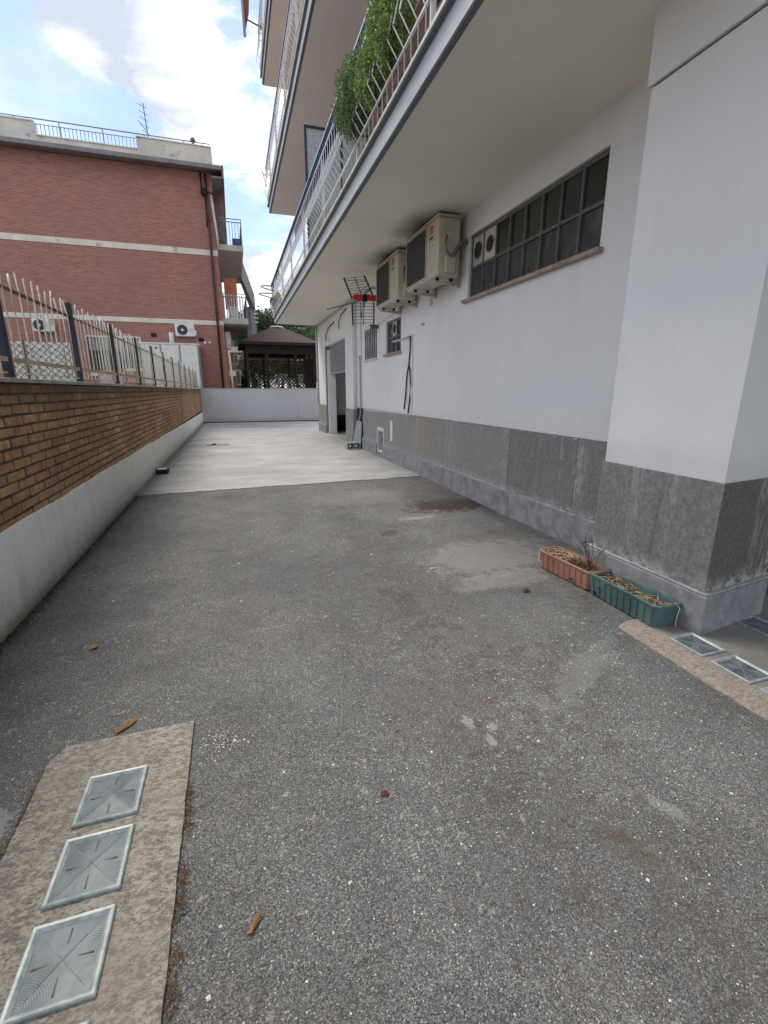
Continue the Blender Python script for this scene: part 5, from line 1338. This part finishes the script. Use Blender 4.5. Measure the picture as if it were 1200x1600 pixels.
# downpipe
dpp = B(); tube(dpp, [(-0.44, YF - 0.1, 9.9), (-0.44, YF - 0.1, 6.0), (-0.44, YF - 0.1, 1.3)], 0.055, 10)
for z in (8.2, 6.4, 4.6, 2.4): tube(dpp, [(-0.44, YF - 0.1, z), (-0.44, YF - 0.1, z + 0.06)], 0.075, 10)
part('downpipe', dpp, M_downpipe, bb2)
bm = B(); tube(bm, [(-0.62, YF - 0.02, 10.0), (-0.62, YF - .03, 9.4), (-0.5, YF - 0.1, 9.1), (-0.52, YF - .04, 8.0)], 0.03, 6); tube(bm, [(-0.44, YF - 0.15, 9.28), (-0.1, YF - 0.4, 9.1)], 0.03, 6)
bmesh.ops.create_icosphere(bm, subdivisions=2, radius=0.16, matrix=Matrix.Translation((-0.52, YF - 0.12, 9.25)))
part('cable_bundle', bm, M_dark, bb2)
bm = B(); tube(bm, [(-0.28, YF - .02, 9.2), (-0.22, YF - .05, 8.5), (-0.16, YF - .05, 7.8), (-0.14, YF - .05, 7.3)], 0.05, 6); part('lime_streak_pipe', bm, M_whitepipe, bb2)
# windows with white grilles
for (a, b, z0, z1), nbar in ((wh[0], 10), (wh[1], 6)):
    bm = B(); box(bm, a, b, YF + 0.10, YF + 0.14, z0, z1); w = part('window', bm, M_pane, bb2)
    bm = B(); box(bm, a - 0.05, b + 0.05, YF - 0.06, YF - 0.03, z1 - 0.04, z1 + 0.01); box(bm, a - 0.05, b + 0.05, YF - 0.06, YF - 0.03, z0, z0 + 0.05); box(bm, a - .05, a, YF - .06, YF - .03, z0 + .051, z1 - .041); box(bm, b, b + .05, YF - .06, YF - .03, z0 + .051, z1 - .041)
    part('grille_frame', bm, M_white, w)
    for k in range(1, nbar): bx('grille_bar', w, M_white, a + (b - a) * k / nbar - 0.012, a + (b - a) * k / nbar + 0.012, YF - 0.055, YF - 0.035, z0 + 0.051, z1 - 0.041)
    bx('shutter', w, simple('grey_shutter', (0.30, 0.30, 0.28), 0.7, 0.1) if 'grey_shutter' not in bpy.data.materials else bpy.data.materials['grey_shutter'], a + .02, b - .02, YF + 0.03, YF + 0.09, z0 + (z1 - z0) * 0.62, z1 - 0.01)
    bx('sill', w, M_cream, a - 0.06, b + 0.06, YF - 0.08, YF + 0.03, z0 - 0.07, z0 - 0.005)
for x, z in ((-3.2, 3.55), (-1.30, 3.42)): bx('vent_grille', bb2, M_dark, x, x + 0.22, YF - 0.012, YF - 0.0005, z, z + 0.16)
bm = B(); tube(bm, [(-2.38, YF - 0.12, 3.25), (-2.38, YF - 0.12, 3.75)], 0.10, 14); part('flue', bm, M_white, bb2)
bm = B(); disc(bm, (-1.05, YF - 0.001, 3.38), (0, -1, 0), 0.06, 14, 0.03); disc(bm, (-0.85, YF - 0.001, 3.40), (0, -1, 0), 0.05, 14, 0.03); part('wall_vents', bm, M_parapet, bb2)
# balconies on the side
def side_balcony(z0, z1, y1):
    pts = [(XE + 0.001, YF + 0.05), (0.88, YF + 0.05), (0.88, y1), (XE + 0.001, y1)]
    bm = B(); prism(bm, pts, z0, z1); s = part('side_balcony', bm, M_greyslab, bb2)
    bm = B(); z = z1
    for zz_ in (0.9, 1.02): tube(bm, [(XE, YF + 0.1, z + zz_), (0.86, YF + 0.1, z + zz_), (0.86, y1, z + zz_)], 0.02, 6)
    x = XE + 0.08
    while x < 0.85: tube(bm, [(x, YF + 0.1, z), (x, YF + 0.1, z + 0.9)], 0.011, 4); x += 0.12
    y = YF + 0.2
    while y < y1: tube(bm, [(0.86, y, z), (0.86, y, z + 0.9)], 0.011, 4); y += 0.12
    part('balcony_rail', bm, M_gutter, s); return s
sb1 = side_balcony(7.19, 7.41, 29.6); sb2 = side_balcony(4.22, 4.46, 27.5)
bx('crate', sb1, M_bluefab, 0.45, 0.82, YF + 0.2, YF + 0.6, 7.42, 7.72)
bx('door_panel', sb1, M_eave, XE + 0.01, 0.22, YF + 0.9, YF + 1.0, 7.42, 9.65)
bx('end_screen', sb2, M_orangefab, XE + 0.15, 0.50, YF + 0.6, YF + 0.65, 4.9, 6.2)
bm = B(); 
for k in range(8): box(bm, XE + 0.08 + k * 0.11, XE + 0.12 + k * 0.11, YF + 0.12, YF + 0.16, 4.47, 5.45)
box(bm, XE + 0.25, XE + 0.65, YF + 0.3, YF + 0.6, 4.47, 5.0)
part('white_furniture', bm, M_white, sb2)
# angled wing with solid parapet
bm = B(); A = Vector((0.885, 28.0)); Bp = Vector((2.05, 38.5))
pts = [(A.x, A.y), (Bp.x, Bp.y), (Bp.x - 0.35, Bp.y + 0.1), (A.x - 0.15, A.y + .1)]
prism(bm, pts, 7.15, 8.25); part('wing_parapet', bm, simple('weathered_parapet', (0.22, 0.21, 0.215), 0.9, 0.2, 2), bb2)
bm = B(); prism(bm, [(1.62, 36.8), (2.05, 38.4), (1.6, 38.5), (1.3, 36.9)], 1.2, 7.149); part('wing_column', bm, simple('dark_grey_render', (0.20, 0.20, 0.22), 0.8, 0.2, 2), bb2)  # even dark grey base colour
bm = B()
for k in range(3): tube(bm, [(1.85, 37.5, 6.2 + k * 0.3), (2.2, 38.6, 6.35 + k * 0.3)], 0.03, 5)
part('cables', bm, M_white, bb2)
# lower side: white shutters, posts
bm = B(); box(bm, XE + 0.02, XE + 0.25, YF + 0.7, YF + 1.3, 3.2, 3.95); part('side_unit', bm, M_white, bb2, bevel=0.03)
bm = B(); tube(bm, [(XE + 0.20, YF + 0.2, 1.2), (XE + 0.12, YF + 0.2, 3.1)], 0.05, 8); part('side_post', bm, M_cream, bb2)
for k, (x, z, h) in enumerate(((0.12, 2.55, 0.55), (0.17, 1.55, 0.8))):
    bx('side_shutter', bb2, M_white, x, x + 0.22, YF + 2.0, YF + 2.1, z, z + h); bx('side_shutter_glass', bb2, M_pane, x + 0.05, x + 0.17, YF + 1.98, YF + 1.999, z + 0.1, z + h - 0.1)
# roof things
an = thing('roof_antenna', 'thin television aerial on the roof of the brick building', 'antenna', (-2.46, 23.3, 10.9))
bm = B(); tube(bm, [(-2.42, 23.15, 10.5), (-2.50, 23.15, 12.15)], 0.018, 6); part('mast', bm, M_rust, an)
bm = B()
for k in range(5): z = 11.15 + k * 0.22; tube(bm, [(-2.62 - 0.02 * k, 23.15, z + 0.08), (-2.38, 23.15, z - 0.04)], 0.009, 5)
tube(bm, [(-2.75, 23.15, 11.55), (-2.45, 23.15, 11.2)], 0.012, 5)
part('elements', bm, M_rust, an)
bm = B(); tube(bm, [(-0.79, 23.12, 10.93), (-0.79, 23.12, 11.10)], 0.05, 10); tube(bm, [(-0.79, 23.12, 11.10), (-0.79, 23.12, 11.22)], [0.11, 0.07], 10)
o = part('chimney_cowl', bm, M_gutter, None); tag(o, 'small chimney cowl on the parapet of the brick building', 'chimney')
bm = B(); prism(bm, [(-3.9, 25), (-3.0, 25), (-3.0, 26), (-3.9, 26)], 10.1, 11.0); 
o = part('roof_box', bm, M_parapet, None); tag(o, 'low rendered box on the roof behind the parapet gap', 'roof box')

# wall mounted fan units on the brick building
def fan_unit(label, x0, x1, z0, z1):
    a = thing('air_conditioner', label, 'air conditioner', ((x0 + x1) / 2, YF - 0.2, z0), 'air conditioners on the brick building')
    bm = B(); box(bm, x0, x1, YF - 0.36, YF - 0.06, z0, z1); part('casing', bm, M_acwhite, a, bevel=0.02)
    r_ = (z1 - z0) * 0.43; cx_ = x0 + (x1 - x0) * 0.38; cz = (z0 + z1) / 2
    bm = B(); disc(bm, (cx_, YF - 0.3605, cz), (0, -1, 0), r_, 24, 0.012); part('fan_grille', bm, M_acgrille, a)
    bm = B(); disc(bm, (cx_, YF - 0.373, cz), (0, -1, 0), r_ * 0.25, 14, 0.006); part('hub', bm, M_acwhite, a)
    bm = B()
    for k in range(5): box(bm, x0 + (x1 - x0) * 0.72, x1 - 0.06, YF - 0.364, YF - 0.3605, z0 + 0.12 + k * 0.05, z0 + 0.13 + k * 0.05)
    part('louvres', bm, M_gutter, a)
    bm = B(); box(bm, x1 - 0.002, x1 + 0.07, YF - 0.3, YF - 0.14, z0 + 0.04, z0 + 0.26); part('valve_cover', bm, M_acwhite, a)
    for xx in (x0 + 0.12, x1 - 0.14):
        bm = B(); box(bm, xx, xx + 0.04, YF - 0.37, YF - 0.03, z0 - 0.045, z0 - 0.002); box(bm, xx, xx + .04, YF - .029, YF - .001, z0 - .1, z0 + .2); part('bracket', bm, M_gutter, a)
fan_unit('white air conditioner on the red brick wall above the white cabinet', -2.19, -1.42, 3.60, 4.09)
fan_unit('white air conditioner on the red brick wall seen behind the fence bars at far left', -7.38, -6.75, 3.60, 4.08)

# white cabinet
ca = thing('white_cabinet', 'tall white panelled outdoor cabinet against the red brick wall', 'cabinet', (-2.3, 22.4, 1.24))
bm = B(); box(bm, -3.52, -1.28, 22.02, 22.9, 1.24, 3.20); part('body', bm, M_white, ca)
bx('top', ca, M_white, -3.56, -1.24, 21.98, 22.94, 3.2005, 3.25)
for a, b in ((-2.72, -2.08), (-2.0, -1.34)): bx('door_panel', ca, M_acwhite, a, b, 21.97, 22.019, 1.5, 3.12, bevel=0.012)
bx('door_panel', ca, M_acwhite, -3.46, -2.80, 21.995, 22.019, 1.5, 3.12, bevel=0.008)
bm = B(); disc(bm, (-2.93, 22.0 - 0.006, 3.03), (0, -1, 0), 0.045, 12, 0.01); part('vent', bm, M_dark, ca)
for xx in (-3.50, -2.775, -2.04, -1.315): bx('door_gap', ca, M_gutter, xx, xx + 0.03, 22.0, 22.019, 1.30, 3.18)
bx('side_edge', ca, M_gutter, -1.2785, -1.262, 22.02, 22.9, 1.24, 3.19)

# lattice screen
la = thing('lattice_screen', 'white board screen behind dark diamond lattice in the neighbouring yard', 'screen', (-6.2, 18.5, 1.22))
YL = 18.0
bx('white_board', la, M_white, -6.55, -4.95, YL + 0.06, YL + 0.09, 1.24, 2.82)
bm = B(); W_ = 1.60; H_ = 1.58; st = 0.215
def clipseg(k, sgn):
    # line x*sgn + z = k in a W_ x H_ rectangle
    pts = []
    for x in (0, W_):
        z = k - sgn * x
        if 0 <= z <= H_: pts.append((x, z))
    for z in (0, H_):
        x = (k - z) * sgn
        if 0 < x < W_: pts.append((x, z))
    return pts[:2] if len(pts) >= 2 else None
k = -W_ + 0.05
while k < W_ + H_:
    for sgn in (1, -1):
        sg = clipseg(k, sgn)
        if sg and (Vector(sg[0]) - Vector(sg[1])).length > 0.05:
            (xa, za), (xb, zb) = sg
            bm = B(); tube(bm, [(-6.55 + xa, YL + (0.01 if sgn > 0 else 0.03), 1.24 + za), (-6.55 + xb, YL + (0.01 if sgn > 0 else 0.03), 1.24 + zb)], 0.009, 4); part('lattice_strip', bm, M_twig, la)
    k += st
for x in (-6.22, -5.72): bx('rusty_post', la, M_rust, x, x + 0.05, YL - 0.06, YL - 0.01, 1.24, 2.85 if x < -6 else 1.5)
bm = B(); bmc = B()
box(bm, -4.1, -3.45, 17.5, 17.56, 1.23, 1.95)
o = part('pink_panel', bm, simple('pale_pink_board', (0.50, 0.38, 0.34), 0.8, 0.12, 3), None); tag(o, 'pale pink board leaning behind the fence near the fourth post', 'board')
bm = B()
for k in range(9): box(bm, -3.1 + 0.07 * k, -3.06 + 0.07 * k, 17.6, 17.63, 1.23, 1.55)
o = part('terracotta_edging', bm, M_rust, None); tag(o, 'row of rusty upright edging behind the fence', 'edging')

# ================================================================== GAZEBO
gz = thing('gazebo', 'dark brown wooden gazebo with shingled hip roof and lattice sides beyond the back wall', 'gazebo', (2.3, 25.5, 1.24))
x0, x1, y0, y1 = 0.74, 3.98, 24.0, 27.2
ez = 3.56
bm = B()
a = [bm.verts.new(v) for v in ((x0 - 0.32, y0 - 0.35, ez), (x1 + 0.30, y0 - 0.35, ez), (x1 + 0.30, y1 + 0.35, ez), (x0 - 0.32, y1 + 0.35, ez))]
cxm, cym = (x0 + x1) / 2, (y0 + y1) / 2
b = [bm.verts.new(v) for v in ((cxm - 0.30, cym - 0.3, 4.42), (cxm + 0.30, cym - 0.3, 4.42), (cxm + 0.30, cym + 0.3, 4.42), (cxm - 0.30, cym + 0.3, 4.42))]
for k in range(4): bm.faces.new((a[k], a[(k + 1) % 4], b[(k + 1) % 4], b[k]))
bm.faces.new(b); bm.faces.new(a[::-1])
part('roof', bm, M_shingle, gz)
bm = B(); tube(bm, [(cxm, cym, 4.42), (cxm, cym, 4.50)], [0.42, 0.30], 8); part('roof_cap', bm, M_cream, gz)
bm = B()
for (p, q) in (((x0 - 0.34, y0 - 0.37), (x1 + 0.32, y0 - 0.35)), ((x0 - 0.34, y1 + 0.352), (x1 + 0.32, y1 + 0.372))): box(bm, p[0], q[0], p[1], q[1], ez - 0.13, ez + 0.01)
for xx in (x0 - 0.34, x1 + 0.30): box(bm, xx, xx + 0.02, y0 - 0.349, y1 + 0.35, ez - 0.13, ez + 0.01)
part('fascia', bm, M_darkwood, gz)
for yy in (y0, y1): bx('beam', gz, M_darkwood, x0 - 0.05, x1 + 0.05, yy - 0.05, yy + 0.05, ez - 0.52, ez - 0.135)
for xx in (x0, x1): bx('beam', gz, M_darkwood, xx - 0.05, xx + 0.05, y0 + 0.051, y1 - 0.051, ez - 0.36, ez - 0.135)
bm = B(); 
for k in range(9): xx = x0 + 0.1 + k * 0.38; box(bm, xx - 0.03, xx + 0.03, y0 - 0.3, y1 + 0.3, ez - 0.134, ez - 0.02)
part('rafters', bm, M_darkwood, gz)
for xx in (x0, x0 + 0.92, x1 - 0.92, x1):
    for yy in (y0, y1): bx('post', gz, M_darkwood, xx - 0.06, xx + 0.06, yy - 0.06, yy + 0.06, 1.24, ez - 0.361)
for xx in (x0, x1): bx('post', gz, M_darkwood, xx - 0.06, xx + 0.06, cym - 0.06, cym + 0.06, 1.24, ez - 0.361)
def lattice(name, p, q, z0, z1, arch=False):
    """crossed slats in the vertical plane from p to q"""
    p = Vector((*p, 0)); q = Vector((*q, 0)); W = (q - p).length; H = z1 - z0; d = (q - p).normalized(); bm = B(); nrm = Vector((d.y, -d.x, 0))
    k = -W + 0.06
    while k < W + H:
        for sgn in (1, -1):
            pts = []
            for x in (0, W):
                z = k - sgn * x
                if 0 <= z <= H: pts.append((x, z))
            for z in (0, H):
                x = (k - z) * sgn
                if 0 < x < W: pts.append((x, z))
            if len(pts) >= 2 and (Vector(pts[0]) - Vector(pts[1])).length > 0.04:
                u, v = pts[:2]
                tube(bm, [p + d * u[0] + nrm * 0.008 * sgn + Vector((0, 0, z0 + u[1])), p + d * v[0] + nrm * 0.008 * sgn + Vector((0, 0, z0 + v[1]))], 0.017, 4, False)
        k += 0.17
    for z in (z0, z1): tube(bm, [p + Vector((0, 0, z)), q + Vector((0, 0, z))], 0.025, 4)
    part(name, bm, M_darkwood, gz)
top = 2.85
lattice('lattice_panel', (x0 + .06, y0), (x0 + 0.86, y0), 1.35, top)
lattice('lattice_panel', (x0 + 0.98, y1), (x1 - 0.98, y1), 1.35, 2.9)
lattice('lattice_panel', (x1 - 0.86, y0), (x1 - .06, y0), 1.35, top)
lattice('lattice_panel', (x0 + 0.98, y0), (x1 - 0.98, y0), 1.32, 2.85)
lattice('lattice_panel', (x1 - 0.86, y1), (x1 - .06, y1), 1.35, 2.9)
lattice('lattice_panel', (x0 + .06, y1), (x0 + .86, y1), 1.35, 2.9)
lattice('lattice_panel', (x1, y0 + 0.06), (x1, y1 - 0.06), 1.35, 2.9)
def chair(label, x, y, rz, recl=0.15):
    c = thing('garden_chair', label, 'chair', (x, y, 1.24), 'white garden chairs in the gazebo')
    mt = Matrix.Translation((x, y, 1.24)) @ Matrix.Rotation(rz, 4, 'Z')
    def add(nm, fn):
        bm = B(); fn(bm); bmesh.ops.recalc_face_normals(bm, faces=bm.faces); bm.transform(mt); part(nm, bm, M_white, c)
    add('seat', lambda bm: box(bm, -0.24, 0.24, -0.22, 0.22, 0.40, 0.43))
    for sx in (-1, 1):
        for sy in (-1, 1): add('leg', lambda bm: tube(bm, [(sx * 0.22, sy * 0.2, 0.4), (sx * 0.25, sy * 0.26, 0.0)], 0.02, 6))
        add('armrest', lambda bm: tube(bm, [(sx * 0.26, -0.2, 0.4), (sx * 0.27, -0.2, 0.62), (sx * 0.27, 0.22, 0.64)], 0.018, 6))
    def back(bm):
        for k in range(6): box(bm, -0.2 + k * 0.075, -0.165 + k * 0.075, 0.21, 0.235, 0.44, 0.84)
        box(bm, -0.23, 0.23, 0.205, 0.24, 0.8405, 0.90)
        for v in bm.verts: v.co.y += (v.co.z - 0.44) * recl
    add('backrest', back)
chair('white garden chair turned sideways near the left gazebo post', 1.5, 24.5, R(70), 0.45)
chair('white garden chair with ladder back at the middle of the gazebo', 2.45, 24.8, R(180), 0.2)
chair('white garden chair at the right side inside the gazebo', 3.2, 25.2, R(215), 0.2)
tb = thing('garden_table', 'low white garden table in the gazebo beside the ladder back chair', 'table', (2.1, 25.4, 1.24))
bx('tabletop', tb, M_white, 1.6, 2.9, 25.15, 25.75, 1.94, 1.97)
for xx in (1.65, 2.8):
    for yy in (25.2, 25.68): bx('leg', tb, M_white, xx, xx + 0.05, yy, yy + 0.05, 1.24, 1.94)

# ================================================================== TREES AND FAR HOUSE
def tree(label, name, x, y, z0, h, r, n, m, seed, size=0.16, trunk=0.18, ctop=None, cat='tree'):
    t_ = thing(name, label, cat, (x, y, z0), 'trees beyond the gazebo')
    rnd = random.Random(seed)
    bm = B(); tube(bm, [(x, y, z0), (x + 0.1, y, z0 + h * 0.35), (x - 0.05, y, z0 + h * 0.65)], [trunk, trunk * 0.8, trunk * 0.5], 8)
    for k in range(6):
        a = rnd.uniform(0, 6.28); tube(bm, [(x, y, z0 + h * rnd.uniform(.3, .55)), (x + math.cos(a) * r[0] * .5, y + math.sin(a) * r[1] * .5, z0 + h * 0.72), (x + math.cos(a) * r[0] * .8, y + math.sin(a) * r[1] * .8, z0 + h * rnd.uniform(.75, .95))], [trunk * .4, trunk * .25, trunk * .08], 5)
    part('trunk', bm, M_trunk, t_)
    bm = B(); leaf_cloud(bm, (x, y, z0 + h - r[2]), r, n, size, seed=seed)
    part('crown', bm, m, t_)
tree('dark umbrella pine rising behind the gazebo roof at left', 'pine_tree', 2.6, 42, 1.2, 6.6, (2.6, 2.6, 1.5), 9000, M_leafpine, 31, 0.14)
tree('dark pine behind the gazebo roof at right under the soffit', 'pine_tree', 6.3, 40, 1.2, 6.0, (2.4, 2.4, 1.6), 8000, M_leafpine, 32, 0.14)
tree('broadleaf tree seen through the right of the gazebo', 'green_tree', 6.6, 34, 1.2, 4.8, (2.0, 2.0, 1.7), 6500, M_leafdark, 33, 0.12)
tree('bright green tree seen through the gazebo lattice', 'green_tree', 3.2, 33, 1.2, 3.6, (1.6, 1.2, 1.6), 6500, M_leafbright, 34, 0.09)
tree('green bush seen through the left lattice panel of the gazebo', 'green_bush', 1.6, 31, 1.2, 2.9, (1.0, 0.9, 1.3), 3600, M_leaf, 35, 0.08, 0.06)
tree('low dark bush at the back of the gazebo', 'green_bush', 4.2, 30, 1.2, 2.2, (1.4, 0.8, 1.0), 3600, M_leafdark, 36, 0.08, 0.06)
tree('dark bush between the brick building and the gazebo', 'green_bush', 0.6, 27.5, 1.2, 1.3, (0.45, 0.5, 0.6), 1500, M_leafdark, 37, 0.06, 0.04)
hs = thing('far_house', 'distant orange brick apartment house with cream balconies left of the gazebo', 'building', (-0.5, 46, 1.2))
bm = B(); box(bm, -5, 1.45, 45, 52, 1.1, 6.6); part('wall', bm, M_redblock, hs)
for z in (4.9, 2.9):
    bx('balcony', hs, M_cream, -3, 1.35, 43.9, 44.99, z - 0.35, z + 0.1)
    bm = B(); x = -2.9
    while x < 1.3: box(bm, x, x + 0.05, 43.95, 44.0, z + 0.101, z + 0.85); x += 0.2
    box(bm, -3, 1.3, 43.94, 44.01, z + 0.851, z + 0.9); part('balcony_rail', bm, M_gutter, hs)
    for a in (-1.0, 0.4): w = bx('window', hs, M_pane, a, a + 0.7, 44.96, 44.995, z + 0.2, z + 1.5); bx('shutter', w, M_white, a - 0.02, a + 0.72, 44.93, 44.959, z + 1.1, z + 1.5)
# ground behind the camera and to its right stays open asphalt
bpy.context.view_layer.update()
